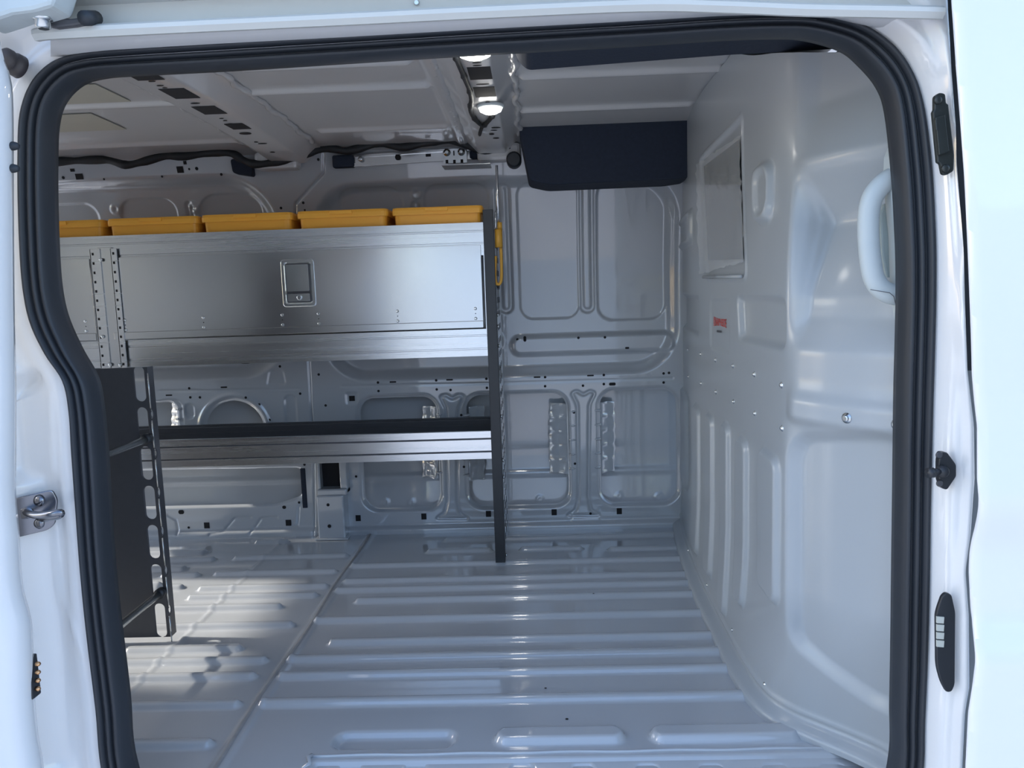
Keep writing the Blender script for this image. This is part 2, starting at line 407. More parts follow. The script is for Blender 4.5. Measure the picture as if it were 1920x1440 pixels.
hol = [(H, 119, 333, mm, 0), (H, 102, 338, .004, 0), (H, 87, 341, .004, 0), ('s', 136, 319, .008, .005), ('s', 149, 331, .014, .010), (H, 195, 336, .004, 0), (H, 304, 331, .004, 0), ('s', 347, 305, .006, .006), ('s', 338, 318, .012, .011), (H, 355, 317, .004, 0), (H, 369, 316, .006, 0), (H, 415, 327, .005, 0), (H, 527, 390, .005, 0), (H, 569, 380, .005, 0), ('s', 572, 394, .003, .004), (H, 597, 299, .005, 0)]
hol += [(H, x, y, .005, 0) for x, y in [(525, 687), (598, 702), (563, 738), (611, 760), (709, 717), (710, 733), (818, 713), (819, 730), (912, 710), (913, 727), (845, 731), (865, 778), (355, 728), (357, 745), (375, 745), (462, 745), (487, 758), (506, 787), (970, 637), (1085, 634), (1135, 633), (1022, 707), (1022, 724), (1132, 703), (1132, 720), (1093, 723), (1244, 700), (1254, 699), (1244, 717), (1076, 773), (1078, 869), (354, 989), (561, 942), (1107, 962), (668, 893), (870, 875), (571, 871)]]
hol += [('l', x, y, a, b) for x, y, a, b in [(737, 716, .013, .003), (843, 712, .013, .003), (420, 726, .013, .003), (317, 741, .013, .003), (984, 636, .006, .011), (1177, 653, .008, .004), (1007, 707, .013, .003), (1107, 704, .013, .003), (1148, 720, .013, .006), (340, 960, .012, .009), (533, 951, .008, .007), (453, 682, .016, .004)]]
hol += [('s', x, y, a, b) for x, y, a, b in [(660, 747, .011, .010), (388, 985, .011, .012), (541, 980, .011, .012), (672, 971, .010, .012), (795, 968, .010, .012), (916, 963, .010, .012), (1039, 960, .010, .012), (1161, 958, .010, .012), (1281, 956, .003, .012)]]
wf.append(em(rr(WF, 649, 736, 671, 757, .006), -.003, .006))
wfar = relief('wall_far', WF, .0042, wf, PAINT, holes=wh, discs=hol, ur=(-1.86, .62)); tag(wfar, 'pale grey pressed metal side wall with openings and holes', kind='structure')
wr_ = relief('wall_far', WF, .02, [em(sd_box(-2.7, -1.86, .8, 1.33, .1), 0, .05)], PAINT, ur=(XL, -1.858)); tag(wr_, 'rear stretch of the pale grey side wall', kind='structure')
# outer skin behind the openings
SK = YSurf(lambda U, V: np.stack([U, yfar(V)+.105, V], -1), (XL, .75), (-.02, 1.5))
skf = []
for v, h in ((.795, .010), (.20, .006)): skf.append(em(sd_box(XL, .7, v-.01, v+.01, .01), h, .02))
for x, y in ((725, 939), (773, 939), (1012, 932), (1159, 927), (1233, 928)):
    skf.append(em(ci(SK, x, y, .014), .004, .006)); skf.append(em(ci(SK, x, y, .006), -.003, .005))
skf.append(lambda U, V: .03*sstep((.30-V)/.28))
sk_ = relief('outer_skin', SK, .006, skf, PAINT, ur=(-1.9, .75), parent=wfar)
# ribbed stiffeners inside the openings, beside the posts
def stiff(x0, x1, yt, yb, side):
    o = B(); n = 40; rows = []
    for k in range(n+1):
        t = k/n; a = WF.P(x0, yt+(yb-yt)*t); b = WF.P(x1, yt+(yb-yt)*t); w = .0018*math.sin(t*40)+.004*math.sin(t*math.pi)
        rib = max(0, math.cos(t*math.pi*10))**6*.007; m_ = a[0]*.50+b[0]*.50
        rows.append([(a[0], YW+.016, a[2]), (a[0]*.75+b[0]*.25, YW+.030-rib, a[2]), (m_+side*w, YW+.046-rib, a[2]), (m_+side*(.004+w), YW+.048-rib*.5, a[2]), (b[0]+side*w, YW+.050, b[2]), (b[0]+side*(w+.001), YW+.058, b[2])])
    o.strip(rows)
    for k in range(5):
        t = (k+.5)/5; a = WF.P(x0, yt+(yb-yt)*t)
        o.tube([(a[0]-side*.020, YW-.001, a[2]), (a[0]-side*.010, YW-.003, a[2]), (a[0]+side*.002, YW+.008, a[2]-.001)], [.001, .0045, .006], 8)
    ob = o.build('stiffener', PAINT, wfar); md = ob.modifiers.new('s', 'SOLIDIFY'); md.thickness = .002
stiff(1070, 1033, 758, 892, -1); stiff(1124, 1154, 756, 890, 1); stiff(820, 790, 764, 900, -1); stiff(878, 905, 764, 905, 1); stiff(331, 312, 758, 850, -1)
b_ = B(); p0 = WF.P(563, 878); p1 = WF.P(577, 952); b_.box2((p0[0], YW-.004, p1[2]), (p1[0], YW+.05, p0[2]), .002)
b_.build('foam_block', FOAM, wfar)
# belt anchor column standing on the floor
bc = empty('anchor_column', (-.85, 1.68, 0), 'pale metal box column standing on the floor against the wall below the shelf', 'column')
p = lambda x, y, Y: onY(x, y, Y)
q0 = p(597, 1008, 1.665); q1 = p(648, 1008, 1.665); zt = p(600, 930, 1.665)[2]
b_ = B(); b_.box2((q0[0], 1.665, 0.002), (q1[0], YW+.01, zt), .006); b_.box2((q0[0]-.012, 1.655, .001), (q1[0]+.012, 1.70, .008), .003)
b_.lathe((q0[0]+.045, 1.665, zt-.035), (0, -1, 0), [(0, .006), (.0012, .006)], 14, 1); b_.lathe((q0[0]+.045, 1.665, zt-.118), (0, -1, 0), [(0, .007), (.0012, .007)], 14, 1)
b_.build('lower_box', [PAINT, HOLE_SHADE], bc)
b_ = B(); zt2 = p(600, 845, 1.70)[2]; x0, x1 = q0[0]+.002, q1[0]+.012
b_.box2((x0, 1.69, zt), (x0+.012, YW, zt2), .004); b_.box2((x1-.028, 1.69, zt), (x1, YW, zt2), .004); b_.box2((x0, 1.675, zt-.004), (x1, YW, zt+.022), .006)
b_.box2((x0+.01, YW-.012, zt+.02), (x1-.02, YW-.008, zt2), 0, 1)  # near-black back sheet paints the shade inside the channel
b_.build('upper_channel', [PAINT, HOLE_SHADE], bc)

# ---- ceiling
CE = Surf(lambda U, V: np.stack([U, V, zroof(U, V)], -1), (XL, .75), (0.0, 1.70), sign=-1)
cf = []
def crib(x0, y0, x1, y1, hw=.013, h=.010):
    a = CE(x0, y0); b = CE(x1, y1); v = (a[1]+b[1])/2; cf.append(em(sd_box(a[0], b[0], v-hw, v+hw, hw), h, .018))
for l in [(-100, 213, 335, 187), (-100, 287, 470, 258), (460, 173, 806, 158), (600, 247, 840, 232), (975, 147, 1380, 122), (975, 210, 1300, 190), (450, 128, 770, 112)]: crib(*l)
xa = [CE(370, 205)[0], CE(505, 205)[0]]; xb = CE(835, 180)[0]; xc = [CE(862, 165)[0], CE(955, 165)[0]]
cf.append(em(sd_box(xb-.018, xb+.018, .1, 1.62, .01), .012, .02))
cf.append(em(sd_box(xb+.05, xb+.07, .1, 1.62, .01), .006, .02))
cei = relief('ceiling', CE, .006, cf, ROOFP, ur=(-1.9, .72)); tag(cei, 'grey pressed metal roof skin seen from below', kind='structure')
tag(relief('ceiling', CE, .03, [], ROOFP, ur=(XL, -1.898)), 'rear stretch of the grey metal roof', kind='structure')
def bow(x0, x1, hang, wtop, name, label, holes, extra=None):
    r = empty(name, ((x0+x1)/2, .85, ZR-hang), label, 'roof bow')
    ys = np.linspace(.02, 1.60, 60); m_ = B()
    lip = (x1-x0-wtop)/2
    m_.strip([[(x0-.018, y, zroof(0, y)-.003), (x0, y, zroof(0, y)-.004-.004*math.sin(y*23)**2), (x0+lip*.8, y, zroof(0, y)-hang+.004), (x0+lip, y, zroof(0, y)-hang), (x1-lip, y, zroof(0, y)-hang), (x1-lip*.8, y, zroof(0, y)-hang+.004), (x1, y, zroof(0, y)-.004), (x1+.018, y, zroof(0, y)-.003)] for y in ys])
    m_.build('rail', ROOFP, r)
    for xe, ph in ((x0-.012, 0), (x1+.012, 2)):
        yy = np.linspace(.2, 1.5, 70); m_ = B(); m_.tube([(xe+.007*math.sin(y*37+ph)*math.sin(y*11+ph), y, zroof(0, y)-.004) for y in yy], [.006+.004*math.sin(y*53+ph)**2 for y in yy], 6); m_.build('sealant_bead', ROOFP, r)
    return r
def zb(y, hang): return zroof(0, y)-hang
bowA = bow(xa[0]-.01, xa[1]+.0, .045, .10, 'roof_bow', 'grey roof cross member with five dark slots, left of the lights', None)
bowC = bow(xc[0]-.03, xc[1]+.005, .045, .085, 'roof_bow', 'grey roof cross member carrying the two bright lamps', None)
def slots(parent, hang, lst, x0=None):
    for px, py, a, b, rnd in lst:
        m_ = B(); q = onZ(px, py, ZR-hang-.012); z = zb(q[1], hang)
        q = onZ(px, py, z); z = zb(q[1], hang)-.0012
        if rnd: m_.prism([(q[0]+a*math.cos(t), q[1]+b*math.sin(t), z) for t in [k*math.pi/6 for k in range(12)]], (0, 0, -.0006))
        else: m_.box((q[0], q[1], z), (2*a, 2*b, .001))
        m_.build('slot', HOLE_SHADE, parent)  # flat inset, its dark colour stands for the depth of the slot
slots(bowA, .045, [(265, 139, .030, .045, 0), (337, 175, .030, .045, 0), (393, 206, .030, .042, 0), (446, 236, .026, .035, 0), (460, 249, .018, .014, 1), (285, 152, .008, .004, 1), (300, 160, .008, .004, 1), (309, 164, .006, .003, 1), (366, 193, .012, .005, 1), (415, 221, .006, .004, 1), (422, 225, .006, .004, 1), (432, 231, .006, .004, 1), (480, 265, .006, .006, 1), (492, 268, .014, .006, 1), (511, 285, .008, .008, 1)])
slots(bowC, .045, [(900, 137, .026, .050, 0), (909, 172, .026, .048, 0), (894, 117, .010, .004, 1), (895, 122, .010, .004, 1), (905, 157, .016, .005, 1), (914, 190, .006, .006, 1), (914, 195, .006, .004, 1), (930, 238, .014, .006, 1), (926, 243, .010, .004, 1), (922, 250, .008, .01, 1), (930, 258, .010, .008, 1)])
# cover at the wall end of each bow
for (px, py, par) in ((520, 285, bowA), (935, 265, bowC)):
    q = onY(px, py, 1.60); b_ = B(); b_.box((q[0], 1.60, 1.395), (.15, .06, .06), None, .012); b_.build('end_bracket', ROOFP, par)
# dome lamps
for i, (px, py, sc, lab) in enumerate(((890, 99, .80, 'bright round roof lamp nearer the door opening, half behind the seal'), (920, 209, .70, 'bright round roof lamp nearer the far wall'))):
    q = onZ(px, py, ZR-.062); z = zb(q[1], .045)
    d = empty('dome_lamp', (q[0], q[1], z), lab, 'lamp', 'roof lamps')
    b_ = B(); b_.lathe((q[0], q[1], z), (0, 0, -1), [(0, .052*sc), (.006, .052*sc), (.009, .044*sc)], 28); b_.build('bezel', TRIMG, d)
    b_ = B()
    b_.lathe((q[0], q[1], z-.008), (0, 0, -1), [(0, .044*sc), (.008, .040*sc), (.014, .024*sc), (.016, .002)], 28); b_.build('lens', LED, d)
# sound pads glued to the roof
for i, (pts, lab) in enumerate((([(60, 158), (178, 156), (246, 188), (60, 202)], 'beige sound deadening sheet on the roof, the one nearer the door'), ([(60, 215), (174, 211), (234, 241), (60, 250)], 'beige sound deadening sheet on the roof, the one nearer the far wall'))):
    uv = [CE(*p) for p in pts]; x1 = (uv[1][0]+uv[2][0])/2; y0 = uv[1][1]; y1 = uv[2][1]
    P3 = [np.array([a, b, zroof(a, b)-.0015]) for a, b in ((x1-.5, y0), (x1, y0), (x1, y1), (x1-.5, y1))]
    b_ = B(); b_.prism(P3, (0, 0, -.002)); tag(b_.build('sound_pad', PAD), lab, 'sound pad', 'sound pads on the roof')
# wiring harness on the far wall top
hp = [(-60, 330), (40, 318), (80, 312), (105, 304), (150, 301), (200, 300), (235, 309), (265, 304), (310, 293), (350, 293), (400, 286), (435, 288), (455, 300), (480, 308), (510, 305), (550, 297), (590, 283), (620, 278), (650, 283), (690, 274), (715, 268), (750, 276), (790, 270), (830, 263), (860, 266), (895, 280), (930, 280), (975, 271), (1000, 268)]
hpt = spline([onY(x, y, 1.572+.004*math.sin(i*1.7)-(.0 if x < 940 else .0)) for i, (x, y) in enumerate(hp[:-2]+[(955, 273)])], 5)
rad = [.0130+.0018*math.sin(i*.9)+.001*random.random() for i in range(len(hpt))]
b_ = B(); b_.tube(hpt, rad, 8); har = b_.build('wiring_harness', TAPE); tag(har, 'long black taped wiring loom running along the top of the far wall', 'wiring')
lp = [(845, 92), (852, 105), (862, 130), (872, 155), (880, 175), (884, 195), (882, 212), (890, 228), (905, 240), (915, 233), (925, 222)]
def onC(x, y, o=.03):
    o = o+.018; q = onZ(x, y, ZR-o-.01); return np.array([q[0], q[1], zroof(0, q[1])-o])
lpt = spline([onC(x, y, .034) for x, y in lp], 5)
b_ = B(); b_.tube(lpt, [.006+.0025*(i % 7 == 0) for i in range(len(lpt))], 7)
b_.tube(spline([onC(905, 240, .034), onC(900, 252, .03), onY(898, 262, 1.57), onY(896, 278, 1.60)], 5), .0055, 7)
tag(b_.build('lamp_cable', TAPE), 'thin black lamp cable dropping down the roof beam to the wall loom', 'cable')
# black foam pieces stuck to the far wall
for (x0, y0, x1, y1, lab) in ((432, 298, 473, 330, 'black foam square under the wiring loom, left of the rail'), ):
    a = onY(x0, y0, 1.63); c = onY(x1, y1, 1.63); b_ = B(); b_.prism([np.array([p_[0], 1.628, p_[1]]) for p_ in rpoly([(a[0], a[2]), (c[0]+.002, a[2]-.006), (c[0], c[2]), (a[0]+.006, c[2]+.012)], .012)], (0, .04, 0))
    tag(b_.build('foam_patch', FOAM), lab, 'foam patch')
# aluminium rail with plate
rl = empty('mounting_rail', onY(750, 298, 1.61), 'silver slotted rail with a bolted plate under the wiring loom', 'rail')
def railrow(px0, py0, px1, py1, Y0, prof):
    a = onY(px0, py0, Y0); b = onY(px1, py1, Y0); rows = []
    for k in range(2):
        p_ = (a, b)[k]; rows.append([(p_[0], Y0+dy, p_[2]+dz) for dz, dy in prof])
    return rows
b_ = B(); b_.strip(railrow(662, 303, 885, 288, 1.605, [(.022, .012), (.022, 0), (.014, 0), (.013, .008), (-.005, .008), (-.006, 0), (-.018, 0), (-.018, .012), (.022, .012)]), smooth=False); b_.build('rail_strip', ALU, rl)
b_ = B(); a = onY(830, 279, 1.59); c = onY(876, 305, 1.59); b_.box2((a[0], 1.590, c[2]), (c[0], 1.594, a[2]), .001)
for x, y in ((838, 286), (865, 285)):
    q = onY(x, y, 1.59); b_.lathe(q, (0, -1, 0), [(0, .013), (.002, .013), (.0022, .007), (.010, .007), (.011, .005)], 16)
b_.build('plate', STEEL, rl)
for x, y, w, h in ((851, 287, .002, .008), (838, 303, .0045, .006), (852, 303, .0045, .006), (866, 302, .0045, .006)):
    q = onY(x, y, 1.589); b_ = B(); b_.box(q, (w*2, .001, h*2)); b_.build('slot', HOLE_SHADE, rl)
b_ = B(); q = onY(803, 291, 1.612); b_.box(q, (.018, .002, .009)); b_.build('slot', HOLE_SHADE, rl)
b_ = B(); q = onY(746, 295, 1.608); b_.lathe(q, (0, -1, 0), [(0, .010), (.002, .010), (.0022, .006)], 14); b_.build('slot', HOLE_SHADE, rl)
b_ = B(); q = onY(676, 298, 1.60); b_.lathe(q, (0, -1, 0), [(0, .009), (.004, .008), (.006, .004)], 14); b_.build('bolt', STEEL, rl)
for x0, y0, x1, y1 in ((622, 291, 664, 313), (880, 282, 897, 297)):
    a = onY(x0, y0, 1.60); c = onY(x1, y1, 1.60); b_ = B(); b_.box2((a[0], 1.598, c[2]), (c[0], 1.63, a[2]), .006); b_.build('end_cap', FOAM, rl)
b_ = B(); a = onY(829, 311, 1.52); c = onY(920, 314, 1.52); b_.box2((a[0], 1.50, a[2]-.002), (c[0], 1.60, a[2]), 0); b_.build('shelf_tab', STEEL, rl)

# black foam blocks at roof corners
def foam(name, pts, Y0, Y1, lab):
    P2 = rpoly([(onY(x, y, Y0)[0], onY(x, y, Y0)[2]) for x, y in pts], .015)
    b_ = B(); b_.prism([(x, Y0, z) for x, z in P2], (0, Y1-Y0, 0)); o = b_.build(name, FOAM, bevel=.006); tag(o, lab, 'foam block')
foam('foam_block', [(972, 237), (1320, 218), (1300, 330), (1262, 336), (1030, 346), (992, 338)], 1.42, 1.60, 'large dark navy black block hanging in the roof corner above the far wall')
b_ = B(); b_.lathe(onY(964, 303, 1.60), (0, -1, 0), [(0, .026), (.05, .026), (.055, .02)], 20); tag(b_.build('cable_grommet', RUBBER), 'round black grommet beside the hanging dark block', 'grommet')
foam('foam_block', [(962, 95), (1720, 15), (1720, 84), (1600, 91), (1500, 97), (1370, 104), (990, 133), (975, 120)], .42, .14, 'long flat black block along the roof just inside the door seal')

# ================================================================== PARTITION
hiP = [(.560, 1.745), (.520, 1.47), (.490, 1.08), (.482, .76), (.478, .52), (.474, .40), (.476, .30), (.500, .235), (.540, .17), (.585, .11), (.625, .065), (.70, .02)]
loP = [(.545, 1.745), (.509, 1.47), (.480, 1.08), (.471, .76), (.468, .55), (.480, .43), (.510, .365), (.555, .315), (.595, .275), (.635, .225), (.665, .16), (.71, .08)]
upP = [(.560, 1.745), (.520, 1.47), (.490, 1.08), (.484, .76), (.482, .56), (.490, .44), (.510, .35), (.535, .28), (.565, .21), (.60, .15), (.635, .10), (.70, .04)]
HI = np.array(spline(hiP, 6)); LO = np.array(spline(loP, 6)); UP = np.array(spline(upP, 6))
seg = np.r_[0, np.cumsum(np.linalg.norm(np.diff(HI, axis=0), axis=1))]; PL = seg[-1]
def pf(U, V):
    t = U; w0 = sstep((.34-V)/.34); w1 = sstep((V-.85)/.45)
    o = []
    for k in range(2):
        h = np.interp(t, seg, HI[:, k]); l = np.interp(t, seg, LO[:, k]); u = np.interp(t, seg, UP[:, k])
        o.append(h*(1-w0)*(1-w1)+l*w0+u*w1*(1-w0))
    return np.stack([o[0], o[1], V], -1)
PS = Surf(pf, (0, PL), (0, 1.45), sign=-1)
if PS.N(np.array([.5]), np.array([.5]))[0][0] > 0: PS.sign = 1
pfe = []
def Pm(x0, y0, x1, y1, r, h, w=.014): pfe.append(em(rr(PS, x0, y0, x1, y1, r), h, w))
# window pressing
wq = [(1313, 300), (1392, 217), (1400, 520), (1326, 522)]
sdw = po(PS, wq, .02); pfe.append(lambda U, V: .006*sstep(1-np.abs(sdw(U, V))/.012)); pfe.append(em(sdw, -.004, .008))
Pm(1275, 402, 1300, 460, .03, .014, .02); Pm(1420, 308, 1450, 415, .03, .016, .02)
Pm(1278, 412, 1296, 450, .03, -.008, .02); Pm(1426, 320, 1446, 400, .03, -.008, .02)
Pm(1262, 555, 1310, 616, .03, -.014, .02); Pm(1331, 563, 1367, 657, .02, -.005, .014); pfe.append(em(po(PS, [(1382, 558), (1470, 563), (1470, 652), (1386, 634)], .02), -.016, .02))
for x0, y0, x1, y1 in [(1278, 738, 1291, 905), (1303, 763, 1314, 1040), (1327, 778, 1340, 1084), (1356, 795, 1370, 1160), (1385, 822, 1404, 1140), (1428, 850, 1462, 1118)]:
    Pm(x0, y0, x1, y1, .03, .012, .018)
# near corner: pressed steps that run round the bend
def zat(x, y): return PS(x, y)[1]
def uat(x, y): return PS(x, y)[0]
uc = uat(1482, 700); ue = uat(1530, 700)
mask = lambda U: sstep((U-uc+.02)/.05)
zk = [(0, 0), (zat(1560, 1330), 0), (zat(1560, 1200), -.006), (zat(1560, 830), -.006), (zat(1560, 808), -.002), (zat(1560, 792), .014), (zat(1560, 757), .014), (zat(1560, 742), .006), (zat(1560, 720), .002), (zat(1560, 660), .000), (zat(1560, 640), -.008), (zat(1560, 600), -.026), (zat(1560, 570), -.030),
      (zat(1560, 555), -.030), (zat(1560, 402), -.072), (zat(1560, 385), -.066), (zat(1560, 310), .000), (zat(1560, 292), .006), (zat(1560, 270), .0), (zat(1560, 180), -.020), (zat(1560, 100), -.02), (1.5, -.02)]
zk = sorted(zk); ZKa = np.array([a for a, _ in zk]); ZKb = np.array([b for _, b in zk])
zz_ = np.linspace(-.1, 1.6, 800); hh_ = np.interp(zz_, ZKa, ZKb); ker = np.hanning(13); ker /= ker.sum(); hh_ = np.convolve(np.pad(hh_, 6, 'edge'), ker, 'valid')
pfe.append(lambda U, V: np.interp(V, zz_, hh_)*mask(U))
pfe.append(em(po(PS, [(1478, 820), (1700, 815), (1700, 1350), (1640, 1325), (1540, 1255), (1482, 1200)], .06), -.020, .028))
# foot flange
pfe.append(lambda U, V: .030*sstep((.034-V)/.020)+.004*sstep(1-np.abs(V-.045)/.010))
PT = empty('partition', (.5, .9, 0), 'grey pressed metal bulkhead partition closing off the cab on the right', 'partition')
topcut = po(PS, [(1366, 101), (1500, 98), (1575, 96), (1590, 84), (1600, 96), (1620, 60), (1560, 20), (1366, 60)])
pp = relief('panel', PS, .0042, pfe, PART, parent=PT, holes=[topcut])
def pheight(px, py):
    u, v = PS(px, py); return sum(float(f(np.array([u]), np.array([v]))[0]) for f in pfe)
def PP(px, py, off=0.): return PS.P(px, py, pheight(px, py)+off)
for (x, y, r) in [(1271, 648, .005), (1290, 656, .005), (1314, 664, .005), (1342, 675, .005), (1375, 686, .005), (1415, 702, .005), (1466, 722, .005), (1271, 695, .005), (1291, 706, .005), (1315, 719, .005), (1343, 735, .005), (1376, 753, .005), (1416, 775, .005), (1467, 803, .005), (1326, 1097, .004), (1373, 1181, .004), (1434, 1283, .004), (1291, 1032, .004), (1597, 782, .0075), (1690, 794, .0075)]:
    b_ = B(); b_.lathe(PP(x, y, -.0005), PS.NN(x, y), [(0, r*1.25), (.0015, r*1.25), (.002, r*.85), (r*.8, r*.8), (r, r*.5)], 12); b_.build('bolt', STEEL, PT)
# window with film
def patch(name, pts, off, m, par, n=14, wob=0., thick=0.):
    """skin following the partition surface inside a four cornered outline"""
    q = [np.array(p, float) for p in pts]; rows = []
    for i in range(n+1):
        r = []
        for j in range(n+1):
            a = i/n; b = j/n; p = (q[0]*(1-b)+q[1]*b)*(1-a)+(q[3]*(1-b)+q[2]*b)*a
            if wob and (i in (0, n) or j in (0, n)): p = p+np.array([random.uniform(-wob, wob), random.uniform(-wob, wob)])
            r.append(PS.P(p[0], p[1], off+(random.uniform(-.0015, .0015) if wob else 0)))
        rows.append(r)
    b_ = B(); b_.strip(rows); o = b_.build(name, m, par)
    if thick: md = o.modifiers.new('s', 'SOLIDIFY'); md.thickness = thick; md.offset = 0
    return o
patch('window_glass', [(1322, 312), (1388, 262), (1396, 486), (1330, 488)], .0035, GLASSD, PT, 12)
patch('plastic_film', [(1311, 308), (1396, 254), (1404, 490), (1318, 514)], .011, FILM, PT, 22, 2.2)
b_ = B(); b_.tube([PP(1326, 519, .006), PP(1397, 518, .006)], .004, 8); b_.build('window_ledge', PART, PT)
# red maker's sticker
def textobj(txt, px, py, hgt, m, par, surf=PS, off=.0045, wscale=1.):
    cu = bpy.data.curves.new('t', 'FONT'); cu.body = txt; cu.size = hgt; cu.extrude = .0003; cu.align_x = 'CENTER'; cu.align_y = 'CENTER'; cu.space_character = 1.0
    o = bpy.data.objects.new('t', cu); COL.objects.link(o); bpy.context.view_layer.update()
    me = bpy.data.meshes.new_from_object(o); COL.objects.unlink(o); bpy.data.objects.remove(o)
    n = Vector(surf.NN(px, py)); z = Vector((0, 0, 1)); z = (z-n*z.dot(n)).normalized(); x = z.cross(n)
    c = Vector(surf.P(px, py, off)); mtx = Matrix([[x[i]*wscale, z[i], n[i], c[i]] for i in range(3)]+[[0, 0, 0, 1]])
    me.transform(mtx); return me
b_ = B()
me = textobj('KNAPHEIDE', 1347, 605, .026, RED, PT, off=-.0035, wscale=1.05)
vs = np.array([v.co[:] for v in me.vertices]); c0 = vs.mean(0)
du = np.abs((vs-c0)[:, 1]); mx = du.max(); 
for v in me.vertices:
    k = 1+.45*(abs(v.co[1]-c0[1])/mx)**1.5; v.co[2] = c0[2]+(v.co[2]-c0[2])*k
o = finish(me, 'maker_logo', RED, PT); tag(o, 'red flared lettering reading KNAPHEIDE')
patch('sticker_mark', [(1341, 619), (1350, 620), (1350, 624), (1341, 623)], -.0038, INK, PT, 3)

# ================================================================== SHELVING
SH = empty('shelving_unit', (-.8, 1.5, 0), 'aluminium shelving with locker doors and black end post along the far wall', 'shelving')
YF = 1.35
XE = onY(907, 430, YF)[0]; XS0 = -1.85
def zf(y, x=907, Y=YF): return onY(x, y, Y)[2]
prof_l = lambda z0, z1, g1, g2: [(z0, .02), (z0, 0), (g1-.003, 0), (g1-.001, .004), (g1+.002, .004), (g1+.004, 0), (g2-.003, 0), (g2-.001, .004), (g2+.002, .004), (g2+.004, 0), (z1, 0), (z1, .012)]
def lip(name, yt, g1, g2, yb, Y0, par, flip=1):
    zt, a, b, zb_ = zf(yt), zf(g1), zf(g2), zf(yb); m_ = B(); pr = prof_l(zb_, zt, b, a)
    m_.strip([[(x, Y0+dy*flip, z) for z, dy in pr] for x in (XS0, XE)], smooth=False)
    o = m_.build(name, ALU, par); md = o.modifiers.new('s', 'SOLIDIFY'); md.thickness = .0015; md.offset = 0; return zt, zb_
def tray(yt, g1, g2, yb, ybk=None):
    zt, zb_ = lip('front_lip', yt, g1, g2, yb, YF, SH)
    b_ = B(); zfl = zb_+.012
    b_.box2((XS0, YF+.012, zfl), (XE, 1.69, zfl+.003)); b_.box2((XS0, 1.675, zfl), (XE, 1.69, zt-.005)); b_.box2((XS0, YF+.002, zfl+.003), (XE, YF+.006, zt-.004))
    b_.build('tray', GRAPH if ybk else ALU, SH)
    return zt, zb_, zfl
t1 = tray(417, 433, 456, 478); t2 = tray(617, 629, 654, 667)
t3 = tray(809, 823, 847, 860, 1)
# mid tray back ledge, visible above its front lip
b_ = B(); zk1 = onY(918, 783, 1.685)[2]; b_.box2((XS0, 1.655, t3[2]), (XE, 1.66, zk1-.022), .001); b_.box2((XS0, 1.66, zk1-.030), (XE, 1.69, zk1), .004); b_.build('back_ledge', GRAPH, SH)
# lockers
zt_d, zb_d = zf(459), zf(614)
xd = [onY(210, 560, YF)[0], onY(905, 560, YF)[0]]
def rivets(par, xs, y0, y1):
    for x in xs:
        b_ = B(); X = onY(x, 590, YF)[0]
        for z in (zb_d+.062, zb_d+.030): b_.lathe((X, YF-.006, z), (0, -1, 0), [(0, .005), (.0012, .005), (.0014, .003), (.003, .0025)], 12)
        b_.lathe((X, YF-.006, zb_d+.046), (0, -1, 0), [(0, .0016), (.0006, .0016)], 8, 1)
        b_.build('rivet_pair', [STEEL, HOLE_SHADE], par)
b_ = B(); b_.box2((xd[0], YF-.006, zb_d+.022), (xd[1], YF-.003, zt_d), .0008); b_.box2((xd[0], YF-.009, zb_d), (xd[1], YF-.003, zb_d+.022), .001)
door = b_.build('locker_door', ALUP, SH)
rivets(door, (235, 382, 530, 598, 746, 892), 0, 0)
xd2 = onY(176, 560, YF)[0]
b_ = B(); b_.box2((XS0+.03, YF-.006, zb_d+.022), (xd2, YF-.003, zt_d), .0008); b_.box2((XS0+.03, YF-.009, zb_d), (xd2, YF-.003, zb_d+.022), .001)
door2 = b_.build('locker_door', ALUP, SH); rivets(door2, (161,), 0, 0)
# locker bodies
b_ = B(); b_.box2((XS0, 1.66, zb_d-.02), (XE, 1.665, zt_d+.03)); b_.box2((XE-.004, YF+.0, zb_d-.02), (XE, 1.66, zt_d+.02)); b_.build('locker_back', ALUP, SH)
# paddle latch
qa = onY(525, 487, YF-.006); qb = onY(594, 574, YF-.006); cx, cz = (qa[0]+qb[0])/2, (qa[2]+qb[2])/2; w2, h2 = (qb[0]-qa[0])/2*.97, (qa[2]-qb[2])/2
def fr(x0, x1, z0, z1, r, Y, d, m_, mi=0): m_.prism([(p_[0], Y, p_[1]) for p_ in rpoly([(x0, z0), (x1, z0), (x1, z1), (x0, z1)], r)], (0, d, 0), mi)
m_ = B(); outer = rpoly([(-w2, -h2), (w2, -h2), (w2, h2), (-w2, h2)], .012); inner = rpoly([(-w2+.012, -h2+.012), (w2-.012, -h2+.012), (w2-.012, h2-.012), (-w2+.012, h2-.012)], .008)
def ring(pts, Y, s=0): return [(cx+p_[0], Y, cz+p_[1]) for p_ in pts]
m_.strip([ring(outer, YF-.006), ring(outer, YF-.009), ring([p_*.97 for p_ in outer], YF-.0105), ring([p_*1.05 for p_ in inner], YF-.0105), ring(inner, YF-.008), ring([p_*.97 for p_ in inner], YF-.0065)], closed=True, smooth=False)
lt = m_.build('paddle_latch', STEEL, door)
m_ = B(); ix, iz = w2-.014, h2-.014
fr(cx-ix, cx+ix, cz-iz, cz+iz, .004, YF-.0062, -.0006, m_, 1)
fr(cx-ix+.003, cx+ix-.003, cz-iz+.036, cz+iz-.003, .003, YF-.007, -.006, m_)
fr(cx-ix+.003, cx+ix-.003, cz-iz+.003, cz-iz+.028, .003, YF-.007, -.004, m_)
m_.lathe((cx+.002, YF-.011, cz-iz+.016), (0, -1, 0), [(0, .009), (.003, .009), (.004, .006)], 18)
